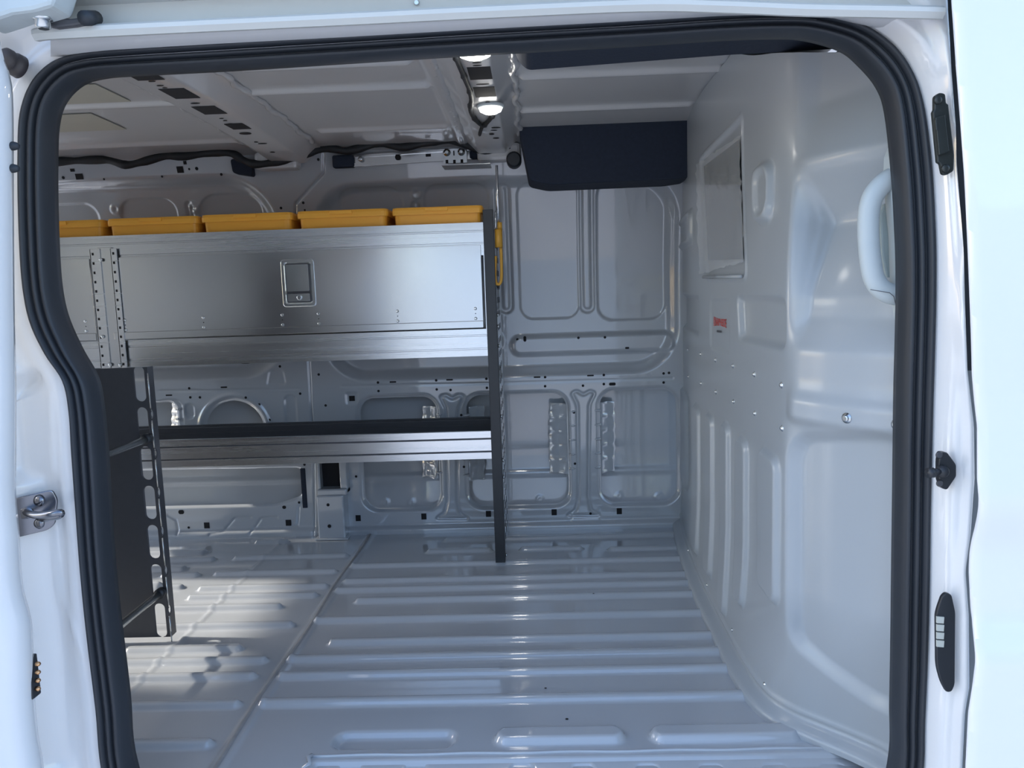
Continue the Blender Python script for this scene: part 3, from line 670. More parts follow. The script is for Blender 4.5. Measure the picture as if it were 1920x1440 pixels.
for sx in (-1, 1):
    for sz in (-1, 1): m_.lathe((cx+sx*(w2-.007), YF-.0105, cz+sz*(h2-.018)), (0, -1, 0), [(0, .003), (.0015, .002)], 10)
mo = m_.build('paddle_handle', [STEEL, GRAPH], SH); mo.parent = door
# divider between the two lockers: a dished plate between two punched angles
xa0, xa1, xa2, xa3 = [onY(x, 600, YF)[0] for x in (184, 203, 222, 234)]
zv1, zv0 = zf(464, 200), zf(690, 200)
for (x0, x1, nm) in ((xa0, xa1, 'punched_angle'), (xa2, xa3, 'punched_angle')):
    m_ = B(); zt_ = zv1-.004; m_.box2((x0, YF-.012, zv0), (x0+.003, YF+.02, zt_)); m_.box2((x0, YF-.012, zv0), (x1, YF-.009, zt_), .0008)
    z = zv0+.012
    while z < zt_-.01: m_.box((x0+.010, YF-.0124, z), (.006, .0008, .008), None, 0, 1); z += .030
    m_.build(nm, [ALU, HOLE_SHADE], SH)
m_ = B(); m_.box2((xa1-.010, YF-.008, zv0), (xa2+.003, YF-.005, zv1), .0008); m_.build('divider_plate', ALUP, SH)
for x, y in ((193, 631), (389/3+60, 487), (207, 684), (226, 684)):
    q = onY(x, y, YF-.013); m_ = B(); m_.lathe(q, (0, -1, 0), [(0, .006), (.004, .006), (.005, .003)], 6); m_.build('bolt', STEEL, SH)
# end post
pl0 = onY(906, 393, YF-.01); pl1 = onY(926, 393, YF-.01)
zpt = pl0[2]; PX0 = onY(929.5, 1060, YF-.01)[0]; PX1 = onY(948, 1060, YF-.01)[0]
m_ = B(); m_.box2((PX0, YF-.012, .0135), (PX1, YF+.030, zpt), .0015); m_.build('front_post', BLACK, SH)
# perforated end panel behind the post
EP = Surf(lambda U, V: np.stack([0*U+PX1-.001, YF+.03+U, V], -1), (0, .315), (.0135, zpt-.02), sign=1)
dl = []
m_ = B(); m_.box2((PX1-.004, YF+.03, .0135), (PX1-.002, 1.69, zpt-.02))
for j in range(4):
    for i in range(24):
        z = .06+i*.046; y = YF+.055+j*.075
        m_.box((PX1-.0016, y, z), (.0008, .010, .020), None, 0, 1)
m_.build('end_panel', [PAINT, HOLE_SHADE], SH)
m_ = B(); m_.box2((PX1-.028, 1.66, .0135), (PX1, 1.69, zpt-.02), .001); m_.build('rear_post', PAINT, SH)
for y in (590, 612, 648, 780, 862, 894, 1040):
    m_ = B(); q = onY(944, y, YF+.015); m_.lathe((PX1, YF+.012, q[2]), (1, 0, 0), [(0, .006), (.005, .006), (.006, .003)], 6); m_.build('bolt', STEEL, SH)
m_ = B(); m_.box2((XS0-.02, YF-.012, .0135), (XS0, YF+.03, zpt)); m_.box2((XS0-.02, 1.66, .0135), (XS0, 1.69, zpt), 0); m_.build('rear_end_frame', BLACK, SH)
# latch plate beside the right end of the door
m_ = B(); q = onY(909, 535, YF-.01); m_.box2((XE-.001, YF-.008, zb_d+.004), (XE+.006, YF-.002, zt_d-.004)); m_.build('door_edge', BLACK, SH)

# bins
bx = [(18, 192, 412), (195, 371, 405), (372, 548, 398), (552, 728, 391), (731, 907, 385)]
labs = ['yellow plastic bin at the far left of the shelf top, cut off by the seal', 'yellow plastic bin on the shelf top, second from the door seal', 'yellow plastic bin in the middle of the row on the shelf top', 'yellow plastic bin on the shelf top, second from the black post', 'yellow plastic bin on the shelf top right against the black post']
zbase = t1[2]+.0035
for i, (x0, x1, yt) in enumerate(bx):
    Yb = YF+.012; a = onY(x0+2, yt, Yb); b = onY(x1-2, yt, Yb); zt_ = (onY((x0+x1)/2, yt+2, Yb))[2]; w = (b[0]-a[0]); c = (a[0]+b[0])/2; yc = Yb+.135
    e = empty('storage_bin', (c, yc, zbase), labs[i], 'bin', 'yellow bins on the shelf top')
    def rect(hw, hd, z, r=.02): return [(c+p_[0], yc+p_[1], z) for p_ in rpoly([(-hw, -hd), (hw, -hd), (hw, hd), (-hw, hd)], r, 4)]
    hw = w/2; m_ = B(); zr = zt_-.024
    m_.strip([rect(.01, .01, zbase, .002), rect(hw*.93, .120, zbase), rect(hw*.955, .128, zr), rect(hw*.955, .128, zr+.001)], closed=True, smooth=False)
    m_.strip([rect(hw*.945, .124, zr), rect(hw*.92, .116, zbase+.004), rect(.01, .01, zbase+.004, .002)], closed=True, smooth=False); m_.build('bin_body', YEL, e)
    m_ = B(); m_.strip([rect(hw*.955, .126, zr), rect(hw*.995, .135, zr), rect(hw, .136, zr+.004), rect(hw, .136, zt_-.009), rect(hw*.985, .133, zt_-.001), rect(hw*.955, .128, zt_), rect(hw*.94, .122, zt_-.002), rect(hw*.94, .122, zr)], closed=True, smooth=False); m_.build('bin_rim', YEL, e)
    m_ = B(); cc = c+hw*.02; m_.box2((cc-.042, yc-.141, zt_-.014), (cc+.032, yc-.134, zt_-.003), .001); m_.build('grip_tab', YEL, e)

# pole with yellow hooked sleeve
g = empty('hooked_pole', onY(935, 540, 1.34), 'silver pole in a yellow hooked sleeve standing at the black post', 'pole')
Yh = YF+.002
m_ = B(); m_.tube([onY(931, 310, Yh), onY(934.5, 425, Yh)], .0045, 10); m_.tube([onY(928.5, 395, Yh), onY(929.5, 440, Yh)], .003, 8); m_.build('rod', ALU, g)
m_ = B(); m_.tube([onY(936.5, 417, Yh), onY(937, 430, Yh)], .008, 12); m_.tube([onY(934.5, 430, Yh-.001), onY(935.5, 464, Yh-.001)], .0125, 12); m_.build('sleeve', YELD, g)
m_ = B(); m_.tube(spline([onY(939, 464, Yh), onY(940, 490, Yh), onY(940, 522, Yh), onY(936, 533, Yh), onY(930, 530, Yh), onY(928, 515, Yh), onY(929, 480, Yh)], 5), .0052, 10); m_.build('hook', YELD, g)
m_ = B(); m_.lathe(onY(934, 540, Yh), (0, 0, 1), [(0, .002), (.003, .005), (.008, .005)], 8); m_.build('tip', BLACK, g)

# ================================================================== SLOTTED RACK (left)
RK = empty('slotted_rack', (-1.1, .5, 0), 'charcoal slotted plate rack with steel rods standing behind the left door post', 'rack')
YR = .82
xr = onY(322, 1200, YR)[0]; zrt = onY(280, 688, YR)[2]; zrb = max(.014, onY(300, 1208, YR)[2])
RS = YSurf(lambda U, V: np.stack([U, 0*U+YR, V], -1), (-1.60, xr), (zrb, zrt), sign=1)
rh = []
for k in range(8):
    yc = 724+73.6*k; xo = 262+.0885*(yc-724)
    rh.append(rr(RS, xo-10, yc-34 if k else 686, xo+10, yc+29, .014))
    # circular bite at the fold
    cxy = RS(xo+23+.0, yc-33+12); rh.append(lambda U, V, c=cxy: np.hypot(U-c[0], (V-c[1])*.9)-.0135)
rp = relief('slotted_plate', RS, .0035, [], GRAPH, holes=rh, parent=RK, thick=.004)
# folded flange, cut by the same round bites
FS = Surf(lambda U, V: np.stack([0*U+xr, YR+U, V], -1), (0, .030), (zrb, zrt), sign=1)
fh = []
for k in range(1, 8):
    yc = 724+73.6*k; cv = RS(300, yc-21)[1]; fh.append(lambda U, V, c=cv: np.hypot(U, V-c)-.0145)
relief('flange', FS, .003, [], GRAPH, holes=fh, parent=RK, thick=.003)
zs = [zrb]+sorted([RS(300, 724+73.6*k-21)[1] for k in range(1, 8)])+[zrt]
for a, b in zip(zs[:-1], zs[1:]):
    m_ = B(); m_.tube([(xr, YR-.0005, a+.016), (xr, YR-.0005, b-.016)], .0018, 8); m_.build('bright_edge', STEEL, RK)
# rods toward the door side and the second plate
for (px, py) in ((278, 822), (303, 1110)):
    q = onY(px, py, YR-.004); m_ = B(); m_.tube([(q[0], YR, q[2]), (q[0], .10, q[2])], .009, 14); m_.build('rod', STEEL, RK)
    m_ = B(); m_.tube([(q[0], YR-.002, q[2]), (q[0], YR-.022, q[2])], .014, 14); m_.build('rod_socket', BLACK, RK)
m_ = B(); m_.box2((-1.60, .095, zrb), (xr, .10, zrt)); m_.build('door_side_plate', GRAPH, RK)
# near side grey upright behind the seal
YU = .42
us = empty('perforated_upright', (-1.05, YU, .9), 'grey perforated upright with screws just inside the left door seal', 'upright')
m_ = B(); xe0 = onY(78, 345, YU); xe1 = onY(112, 690, YU); m_.prism([(xe0[0], YU, xe0[2]), (xe1[0], YU, xe1[2]), (xe1[0]-.25, YU, xe1[2]), (xe0[0]-.25, YU, xe0[2])], (0, .004, 0)); m_.box2((xe1[0]-.25, YU, .013), (xe1[0]-.15, YU+.004, xe1[2]+.01)); m_.build('plate', GRAPH, us)
for x, y in ((79, 480), (88, 515), (90, 538), (92, 562), (95, 584)):
    q = onY(x, y, YU-.001); m_ = B(); m_.box(q, (.0045, .001, .006)); m_.build('slot', HOLE_SHADE, us)
for x, y in ((79, 375), (83, 445)):
    m_ = B(); m_.lathe(onY(x, y, YU), (0, -1, 0), [(0, .006), (.004, .005), (.005, .003)], 10); m_.build('bolt', STEEL, us)

# ================================================================== DOOR FRAME AND SEAL
so_ = [(193, 1440), (182, 1327), (165, 1187), (153, 1067), (145, 960), (137, 850), (132, 770), (120, 713), (87, 663), (58, 600), (44, 520), (38, 400), (37, 290), (41, 215), (60, 160), (93, 123), (133, 105), (200, 95), (400, 82), (640, 68), (893, 53), (1200, 36), (1350, 26), (1462, 22), (1537, 26), (1612, 46), (1669, 82), (1706, 131), (1729, 195), (1744, 300), (1751, 412), (1753, 540), (1751, 640), (1747, 775), (1743, 940), (1741, 1087), (1737, 1237), (1732, 1350), (1729, 1440)]
si_ = [(230, 1440), (220, 1327), (200, 1160), (190, 1060), (183, 960), (177, 857), (168, 765), (157, 713), (125, 655), (97, 590), (84, 520), (78, 400), (77, 300), (80, 225), (94, 180), (127, 147), (170, 134), (233, 129), (420, 119), (640, 105), (893, 89), (1200, 71), (1350, 61), (1462, 57), (1525, 60), (1594, 80), (1631, 109), (1665, 150), (1682, 200), (1695, 320), (1701, 420), (1704, 540), (1702, 640), (1699, 750), (1697, 900), (1694, 1100), (1692, 1250), (1690, 1350), (1689, 1440)]
def leanY(z): return .02+.10*np.clip(z-.95, 0, 1)**1.2
def onLean(px, py, off=0.):
    y = .02
    for _ in range(5): q = onY(px, py, y+off); y = float(leanY(q[2]))
    return onY(px, py, y+off)
So = [onLean(*p)[[0, 2]] for p in so_]; Si = [onLean(*p)[[0, 2]] for p in si_]
# close the loop below the frame
zb0 = -.16
ext_o = [(-.715, .02), (-.70, -.08), (-.64, zb0), (-.2, zb0-.02), (.3, zb0-.02), (.52, zb0), (.585, -.08), (.594, .02)]
ext_i = [(-.675, .02), (-.66, -.06), (-.62, zb0+.04), (-.2, zb0+.02), (.3, zb0+.02), (.50, zb0+.04), (.545, -.06), (.553, .02)]
So2 = So+[np.array(p) for p in ext_o[::-1]]; Si2 = Si+[np.array(p) for p in ext_i[::-1]]
SPo = spline(So2, 5, True); SPi = spline(Si2, 5, True)
prof = [(0.0, .016), (0.0, .002), (.05, -.008), (.16, -.013), (.26, -.010), (.31, -.002), (.35, .001), (.40, -.004), (.50, -.007), (.58, -.004), (.62, .002), (.66, .006), (.72, .000), (.82, -.004), (.92, .000), (1.0, .010), (1.02, .030), (.97, .045), (.5, .045), (0.05, .03)]
rows = []
for a, b in zip(SPo+[SPo[0]], SPi+[SPi[0]]):
    row = []
    for t, d in prof:
        p_ = a*(1-t)+b*t; row.append((p_[0], float(leanY(p_[1]))+d, p_[1]))
    rows.append(row)
m_ = B(); m_.strip(rows, closed=True); seal = m_.build('door_seal', RUBBER); tag(seal, 'thick black ribbed rubber seal framing the whole side door opening', 'door seal')

# body side around the opening (door aperture panel)
XFL, XFR = -1.30, .78
mid = [a*.6+b*.4 for a, b in zip(SPo, SPi)]
opn = po(None, mid, uv=True)
def ybody(U, V):
    d = opn(U, V); y = leanY(V)*1.0
    y = y-.060*sstep((d-.035)/.08)*sstep((-.35-U)/.1)     # rear post comes out to the door line
    return y
BS = YSurf(lambda U, V: np.stack([U, ybody(U, V), V], -1), (XFL, XFR), (-.25, 1.42), sign=1)
bfe = [lambda U, V: .010*sstep(1-np.abs(opn(U, V)-.030)/.030)*sstep((.9-np.abs(U+.05))/.3),
       em(po(BS, [(20, 715), (70, 700), (75, 890), (18, 905)], .02), -.03, .03),
       em(po(BS, [(22, 905), (100, 880), (130, 1000), (125, 1440), (50, 1440)], .03), -.006, .02),
       em(ln(BS, [(97, 740), (100, 880), (103, 990), (112, 1100), (118, 1125), (152, 1200), (160, 1225)], .003), .004, .012)]
for p_ in (((60, 760), (135, 762)), ((30, 800), (135, 822)), ((20, 925), (135, 910))): bfe.append(em(ln(BS, p_, .0008), -.0015, .004))
# right-hand limit of the frame (B post edge toward the front door gap)
redge = [(1783, -80), (1786, 0), (1793, 130), (1808, 330), (1818, 560), (1823, 697), (1835, 800), (1836, 900), (1829, 1000), (1819, 1075), (1825, 1160), (1826, 1290), (1818, 1340), (1813, 1440), (1810, 1560)]
RE = []
for p in redge:
    yy = 0.
    for _ in range(6): q = onY(*p, yy); yy = float(leanY(q[2]))-.062
    RE.append(q[[0, 2]])
def xseal(z):
    p = [q for q in SPo if q[0] > .30 and q[1] > -.06]; p = sorted(p, key=lambda q: q[1]); return float(np.interp(z, [q[1] for q in p], [q[0] for q in p]))
def postY(x, z):
    d = x-xseal(z); xe = float(np.interp(z, *REz)); w = max(xe-xseal(z), .02)
    y = float(leanY(z))+.012-.060*sstep((d+.012)/.026)-.014*sstep((d-.45*w)/(.3*w))+.006*sstep(1-abs(d-.60*w)/(.16*w))*0
    return float(y+.012*sstep((x-xe+.010)/.010)**2)
REz = (sorted(r[1] for r in RE), [r[0] for r in sorted(RE, key=lambda r: r[1])])
m_ = B(); rows = []
for z in np.linspace(-.25, 1.302, 170):
    x0 = xseal(z)-.014; x1 = float(np.interp(z, *REz)); ts = np.r_[np.linspace(0, .06, 14)/max(x1-x0, .061), np.linspace(.06/max(x1-x0, .061), 1, 14)[1:]]
    ts = np.clip(ts, 0, 1); r = [(x0+(x1-x0)*t, postY(x0+(x1-x0)*t, z), z) for t in ts]; r.append((x1, r[-1][1]+.02, z)); rows.append(r)
m_.strip(rows); tag(m_.build('trim_9', BODY), 'white painted front door post between the seal and the cab door', kind='structure')
frame = relief('wall_near', BS, .005, bfe, BODY, holes=[opn], ur=(XFL, .43), vr=(-.25, 1.40), thick=.03); tag(frame, 'white painted metal door aperture around the black seal', kind='structure')
# nearside inner walls out of sight behind the opening, and the roof edge
b_ = B(); b_.box2((XL, .03, -.02), (XFL+.02, .06, 1.44)); b_.box2((XFL, .16, 1.395), (XR, .19, 1.44)); tag(b_.build('wall_near', PAINT), 'plain inner side of the van beside the sliding door', kind='structure')
b_ = B(); b_.box2((XL, -.06, 1.46), (.9, YW+.1, 1.49)); tag(b_.build('trim_4', BODY), 'outer roof skin of the van', kind='structure')
b_ = B(); b_.box2((XL, -.05, -.30), (XR, YW+.1, -.10)); tag(b_.build('trim_5', BODY), 'underbody of the van below the load floor', kind='structure')
b_ = B(); b_.box2((.72, .05, -.1), (.74, YW, 1.44)); tag(b_.build('trim_6', BLACK), 'black sheet standing for the unlit cab space behind the partition', kind='structure')  # black sheet paints the darkness of the cab

# front door skin to the right
FD = YSurf(lambda U, V: np.stack([U, -.098+.14*np.clip(V-.80, 0, 2)**1.5*.6-.02*sstep((.78-V)/.25)+.028*sstep((.62-V)/.10)-.024*sstep((.45-V)/.08)-.03*np.clip(.4-V, 0, 1), V], -1), (.55, 1.10), (-.3, 1.65), sign=1)
gedge = [(1786, -200), (1790, 0), (1799, 130), (1814, 330), (1824, 560), (1828, 697), (1838, 800), (1838, 900), (1832, 1000), (1822, 1075), (1828, 1160), (1829, 1290), (1821, 1340), (1816, 1440), (1810, 1700)]
GE = []
for p in gedge:
    yy = -.098
    for _ in range(20): q = onY(*p, yy); yy = .6*yy+.4*float(FD.f(np.array([q[0]]), np.array([q[2]]))[0][1])
    GE.append(q[[0, 2]])
gcut = po(FD, [np.array(r) for r in GE]+[np.array([-.5, GE[-1][1]]), np.array([-.5, GE[0][1]])], uv=True)
fd = relief('front_door', FD, .006, [lambda U, V: -.004*sstep(1-gcut(U, V)/.010)**2], BODY, holes=[gcut], thick=.004)
tag(fd, 'glossy white outer skin of the front cab door at the right edge', 'car door')
b_ = B(); gr_ = [(r, g_) for (r, g_), p in zip(zip(RE, GE), redge) if p[1] < 700]
b_.strip([[(r[0]+.0005, postY(r[0], r[1])+.003, r[1]), (r[0]+.016, postY(r[0], r[1])+.003, r[1])] for r, g_ in gr_]); tag(b_.build('trim_7', RUBBER), 'thin black strip standing for the shaded gap between door post and front door', kind='structure')  # black strip painted in where the panel gap lies in shade

# upper runner rail above the opening
rp_ = [(60, 62), (100, 58), (300, 48), (640, 32), (900, 19), (1200, 6), (1350, 8), (1500, 14), (1650, 17), (1745, 19), (1772, 20)]
rc = []
for x, y in rp_: rc.append(onY(x, y, -.045))
rc = spline(rc, 5); m_ = B()
m_.strip([[(p_[0], -.030, p_[2]-.006), (p_[0], -.040, p_[2]-.008), (p_[0], -.046, p_[2]-.002), (p_[0], -.046, p_[2]+.003), (p_[0], -.040, p_[2]+.007), (p_[0], -.010, p_[2]+.010), (p_[0], -.004, p_[2]+.016), (p_[0], -.006, p_[2]+.046), (p_[0], -.060, p_[2]+.052), (p_[0], -.075, p_[2]+.07), (p_[0], -.075, p_[2]+.12)] for p_ in rc], smooth=False)
rail = m_.build('door_track', mat('track_grey_paint', (.55, .56, .54), .45, noise=.05)); tag(rail, 'pale grey sliding door track running above the opening', 'door track')
md = rail.modifiers.new('s', 'SOLIDIFY'); md.thickness = .002; md.offset = 0
# header between the track and the seal
xs = np.linspace(95, 1772, 90); ry = np.interp(xs, [p[0] for p in rp_], [p[1] for p in rp_]); oy = np.interp(xs, [60, 133, 200, 400, 640, 893, 1200, 1350, 1462, 1560, 1640, 1700, 1772], [108, 106, 98, 86, 73, 58, 41, 31, 28, 34, 52, 62, 66])
m_ = B(); rows = []
for x, a, b in zip(xs, ry, oy):
    p0 = onY(x, a, -.036); p1 = onLean(x, b, -.004 if x < 1560 else -.012)
    rows.append([p0+(p1-p0)*t+np.array([0, 0, 1])*k for t, k in ((0, -.004), (.10, .002), (.3, .004), (.6, .001), (.85, -.001), (1, 0))])
m_.strip(rows); o = m_.build('trim_8', BODY); tag(o, 'white header metal between track and seal', kind='structure')
m_ = B(); m_.lathe(onY(781, 5, -.008), (0, -1, 0), [(0, .004), (.002, .003)], 12); o = m_.build('rivet', STEEL, None); o.parent = rail

# roller arm with hex bolt at top left
ra = empty('roller_arm', onY(100, 40, -.05), 'dark roller arm with a bright hex bolt at the top left of the opening', 'roller arm')
m_ = B(); m_.prism([onY(x, y, -.055) for x, y in [(60, 30), (75, 24), (100, 28), (130, 34), (165, 30), (167, 42), (140, 48), (105, 52), (70, 44)]], (0, .03, 0)); m_.build('arm', GRAPH, ra, .003)
q = onY(80, 40, -.07); m_ = B(); m_.lathe((q[0], q[1], q[2]+.006), (0, 0, -1), [(0, .013), (.004, .013), (.0045, .010), (.014, .010), (.016, .007)], 6); m_.lathe((q[0], q[1], q[2]+.012), (0, 0, -1), [(0, .015), (.006, .015)], 20); m_.build('hex_bolt', STEEL, ra)
m_ = B(); q = onY(158, 34, -.06); m_.tube([q, q+np.array([0, .03, .01])], .010, 14); m_.build('roller', RUBBER, ra)
m_ = B(); m_.prism([onY(x, y, -.10) for x, y in [(-40, -40), (110, -40), (96, 10), (60, 20), (20, 25), (0, 32), (-40, 45)]], (0, .05, 0)); m_.build('bracket', TRIMG, ra, .006)
# rubber bump stop
bs = empty('bump_stop', onY(28, 118, -.03), 'round dark rubber buffer on the left post beneath the roller arm', 'rubber buffer')
q = onLean(28, 122, -.035); m_ = B(); m_.lathe(q+np.array([.0, .012, 0]), (-.35, -1, .3), [(0, .0175), (.010, .017), (.012, .0155), (.016, .0155), (.018, .0165), (.026, .016), (.032, .010), (.033, .003)], 24); m_.build('buffer', mat('dark_brown_rubber', (.05, .045, .05), .5), bs)

# striker on the left post
def bsY(x, y):
    yy = 0.
    if x > 1500:
        for _ in range(16): q = onY(x, y, yy); yy = .5*yy+.5*postY(q[0], q[2])
        return yy-.003
    for _ in range(14): q = onY(x, y, yy); yy = .5*yy+.5*float(BS.f(np.array([q[0]]), np.array([q[2]]))[0][1])
    return yy-.003
sp = empty('door_striker', onLean(68, 962, -.05), 'dark chrome latch plate with a protruding loop on the left door post', 'striker')
YSp = bsY(70, 962)-.003
pl = [(45, 928), (92, 920), (100, 940), (98, 985), (88, 995), (45, 1001), (33, 985), (28, 955), (34, 935)]
m_ = B(); P3 = [onY(x, y, YSp) for x, y in pl]; P2 = rpoly([(p_[0], p_[2]) for p_ in P3], .006)
Yb_ = -.003+min(bsY(x, y)+.25*(0) for x, y in ((95, 930), (95, 990))); kx = (bsY(36, 960)-bsY(95, 960))/(onY(36, 960, YSp)[0]-onY(95, 960, YSp)[0]); x95 = onY(95, 960, YSp)[0]
m_.prism([(a, Yb_+kx*(a-x95)-.001, b) for a, b in P2], (0, -.004, 0)); 
DCH = mat('dark_chrome', (.22, .23, .26), .22, metal=1.); m_.build('plate', DCH, sp, .0015)
for x, y in ((73, 939), (73, 981)):
    m_ = B(); m_.lathe(onY(x, y, YSp-.004), (0, -1, 0), [(0, .009), (.001, .009), (.004, .006), (.005, .002)], 16); m_.build('screw', DCH, sp)
m_ = B(); m_.tube(spline([onY(48, 958, YSp-.003), onY(52, 962, YSp-.020), onY(70, 966, YSp-.034), onY(95, 964, YSp-.044), onY(113, 961, YSp-.042), onY(110, 967, YSp-.036), onY(85, 972, YSp-.018), onY(78, 972, YSp-.003)], 5), .0055, 12); m_.build('loop', DCH, sp)
m_ = B(); m_.lathe(onY(50, 960, YSp-.004), (0, -1, 0), [(0, .016), (.006, .012), (.012, .007)], 18); m_.build('boss', DCH, sp)

# B post fittings
def plate(name, lab, cat, outline, Yp, mtl, depth=.008, r=.006):
    e = empty(name, onY(*outline[0], Yp), lab, cat); m_ = B()
    P2 = rpoly([(onY(x, y, Yp)[0], onY(x, y, Yp)[2]) for x, y in outline], r, 5)
    m_.prism([(a, Yp, b) for a, b in P2], (0, -depth, 0)); m_.build('base_plate', mtl, e, .0015); return e
Y1 = min(bsY(x, y) for y in (200, 250, 310) for x in (1756, 1768, 1778))-.002; DG = mat('dark_green_black', (.022, .028, .027), .45)
e = plate('latch_bracket', 'dark slim bracket high on the right door post', 'bracket', [(1747, 183), (1756, 176), (1767, 178), (1769, 196), (1773, 198), (1784, 292), (1783, 322), (1770, 330), (1762, 328), (1758, 308), (1753, 306), (1744, 212), (1747, 208)], Y1, DG, .008, .003)
for x, y in ((1758, 188), (1772, 316)):
    m_ = B(); m_.lathe(onY(x, y, Y1-.008), (0, -1, 0), [(0, .006), (.003, .005), (.004, .002)], 14); m_.build('screw', DG, e)
m_ = B(); m_.prism([onY(x, y, Y1-.008) for x, y in [(1750, 222), (1768, 216), (1776, 285), (1757, 292)]], (0, -.006, 0)); m_.prism([onY(x, y, Y1-.014) for x, y in [(1752, 225), (1755, 224), (1757, 244), (1754, 245)]], (0, -.002, 0)); m_.build('raised_pad', DG, e, .001)
Y2 = min(bsY(x, y) for y in (850, 910) for x in (1758, 1780))-.002
e = plate('guide_pin', 'black faceted guide block with a stub pin midway down the right door post', 'guide pin', [(1756, 845), (1768, 845), (1785, 868), (1785, 890), (1768, 915), (1758, 912), (1753, 895), (1753, 862)], Y2, BLACK, .012, .003)
m_ = B(); m_.tube([onY(1768, 884, Y2-.010), onY(1766, 884, Y2-.026)], .009, 14); m_.tube([onY(1766, 884, Y2-.020), onY(1742, 886, Y2-.024)], .0055, 12); m_.tube([onY(1750, 886, Y2-.023), onY(1739, 887, Y2-.024)], .0075, 12); m_.build('pin', BLACK, e)
for x, y in ((1761, 853), (1762, 906)):
    m_ = B(); m_.lathe(onY(x, y, Y2-.012), (0, -1, 0), [(0, .0055), (.002, .004)], 12); m_.build('screw', GRAPH, e)
Y3 = min(bsY(x, y) for y in (1120, 1290) for x in (1758, 1780))-.002
e = plate('contact_plate', 'long black oval plate with four pale contacts low on the right door post', 'contact plate', [(1762, 1115), (1770, 1108), (1780, 1112), (1785, 1135), (1787, 1145), (1786, 1280), (1780, 1293), (1770, 1294), (1760, 1275), (1752, 1245), (1751, 1150), (1754, 1138)], Y3, BLACK, .007, .010)
for k in range(4):
    yy = 1161+k*14.8; m_ = B(); m_.prism([onY(x, y, Y3-.007) for x, y in [(1755, yy-6), (1769, yy-5), (1768, yy+7), (1755, yy+6)]], (0, -.0025, 0)); m_.build('contact', mat('pale_contact', (.55, .56, .50), .4), e)

# inner B post trim with grab handle
tr = empty('grab_handle', PP(1650, 450, .02), 'light grey moulded grab handle beside the right seal', 'grab handle')
Yg = .085
m_ = B(); P3 = [onY(x, y, Yg) for x, y in [(1672, 290), (1680, 268), (1712, 268), (1712, 640), (1692, 600), (1684, 560), (1680, 440), (1670, 330)]]
m_.prism(P3, (0, .03, 0)); m_.build('trim_strip', TRIMG, tr, .004)
hs_ = [(1700, 322), (1672, 334), (1648, 352), (1633, 378), (1628, 420), (1631, 480), (1640, 525), (1662, 548), (1700, 556)]
ph = spline([onY(x, y, Yg+.010) for x, y in hs_], 6)
m_ = B(); rows = []
for i, p_ in enumerate(ph):
    t = nrm(ph[min(i+1, len(ph)-1)]-ph[max(i-1, 0)]); n_ = nrm(np.cross(t, [0, 1, 0])); rows.append([p_+n_*.0165*math.cos(a)+np.array([0, 1, 0])*.014*math.sin(a) for a in [k*math.pi/7 for k in range(14)]])
m_.strip(rows, closed=True); m_.build('loop', TRIMG, tr)
m_ = B(); m_.prism([onY(x, y, Yg+.035) for x, y in [(1650, 400), (1658, 382), (1690, 376), (1690, 522), (1662, 520), (1654, 480)]], (0, .01, 0)); m_.build('back_panel', mat('pale_green_grey_trim', (.47, .55, .55), .6), tr, .003)
m_ = B(); m_.tube([onY(1632, 543, Yg-.006), onY(1668, 549, Yg-.006), onY(1676, 556, Yg-.006), onY(1679, 570, Yg-.006)], .0006, 5); m_.build('seam_line', INK, tr)

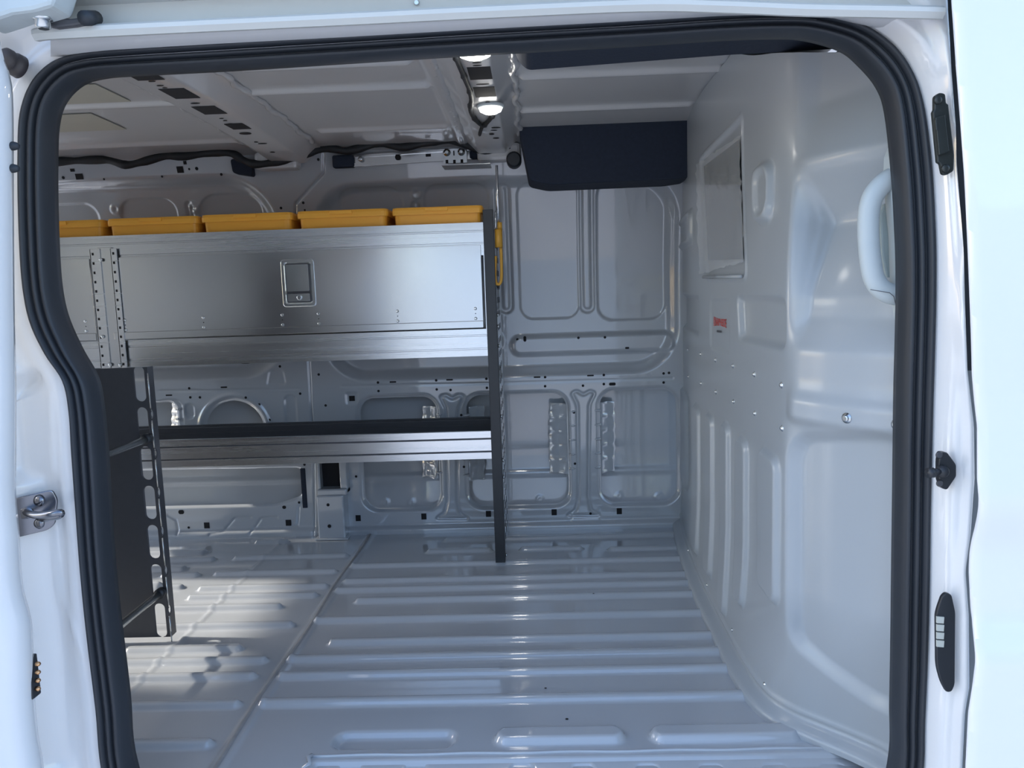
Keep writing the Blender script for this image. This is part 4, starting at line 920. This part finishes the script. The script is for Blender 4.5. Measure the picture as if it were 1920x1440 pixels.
# ================================================================== SLIDING DOOR (slid back, left edge)
SD = empty('sliding_door', (-1.0, -.16, .5), 'open white sliding door, only its leading edge showing at the far left', 'car door')
le = [(-35, -60), (-8, 90), (8, 140), (14, 200), (15, 400), (17, 600), (20, 720), (20, 850), (20, 930), (26, 1000), (33, 1100), (48, 1160), (52, 1200), (56, 1310), (62, 1380), (72, 1440), (80, 1520), (90, 1640)]
le = spline(le, 4); rows = []
for x, y in le:
    q = onY(x, y, -.088); rows.append([(q[0]-.010, -.075, q[2]), (q[0]-.002, -.080, q[2]), (q[0], -.088, q[2]), (q[0]-.001, -.105, q[2]), (q[0]-.014, -.120, q[2]), (q[0]-.03, -.125, q[2]), (q[0]-.05, -.150, q[2]), (q[0]-.11, -.160, q[2]), (q[0]-.6, -.165, q[2])])
m_ = B(); m_.strip(rows); o = m_.build('door_skin', BODY, SD); md = o.modifiers.new('s', 'SOLIDIFY'); md.thickness = .004; md.offset = 1
for y in (274, 316):
    q = onY(18, y, -.085); m_ = B(); m_.tube([q+np.array([-.006, 0, 0]), q+np.array([.006, 0, 0]), q+np.array([.011, 0, 0]), q+np.array([.013, 0, 0])], [.006, .006, .0045, .003], 12); m_.build('locating_peg', RUBBER, SD)
m_ = B(); a = onY(46, 1232, -.083); c = onY(68, 1308, -.083); m_.box2((a[0], -.09, c[2]), (c[0], -.070, a[2]), .002); cb = m_.build('contact_block', BLACK, SD)
for k in range(4):
    q = onY(68, 1245+15.5*k, -.083); m_ = B(); m_.tube([q, q+np.array([.004, 0, 0]), q+np.array([.006, 0, 0])], [.0035, .0035, .002], 10); o = m_.build('contact_stud', BRASS, SD); 

# ================================================================== OUTSIDE
b_ = B(); b_.box2((-40, -40, -.72), (40, 40, -.70)); gr = b_.build('ground', ASPH); tag(gr, 'unseen ground outside, pale concrete picked to bounce light', kind='structure')  # out of view, kept pale to throw light up into the van
b_ = B(); b_.box2((-1.9, -9.0, -.7), (14, -8.6, 2.7)); tag(b_.build('wall_bounce', mat('bounce_wall_pale', (.45, .52, .60), .8)), 'unseen pale building wall added behind the viewer to bounce light', kind='structure')  # out of view, added for bounce light and reflections
b_ = B(); b_.box2((XL-.03, -.05, -.1), (XL, .72, 1.45)); tag(b_.build('door_sun_block', BODY), 'unseen rear cargo door leaf added closed to block part of the sun', kind='structure')  # out of view, added to limit the sun patch on the floor
for o in bpy.data.objects:
    if o.parent is None and o.type == 'MESH' and 'label' not in o and 'kind' not in o: print('UNTAGGED', o.name)
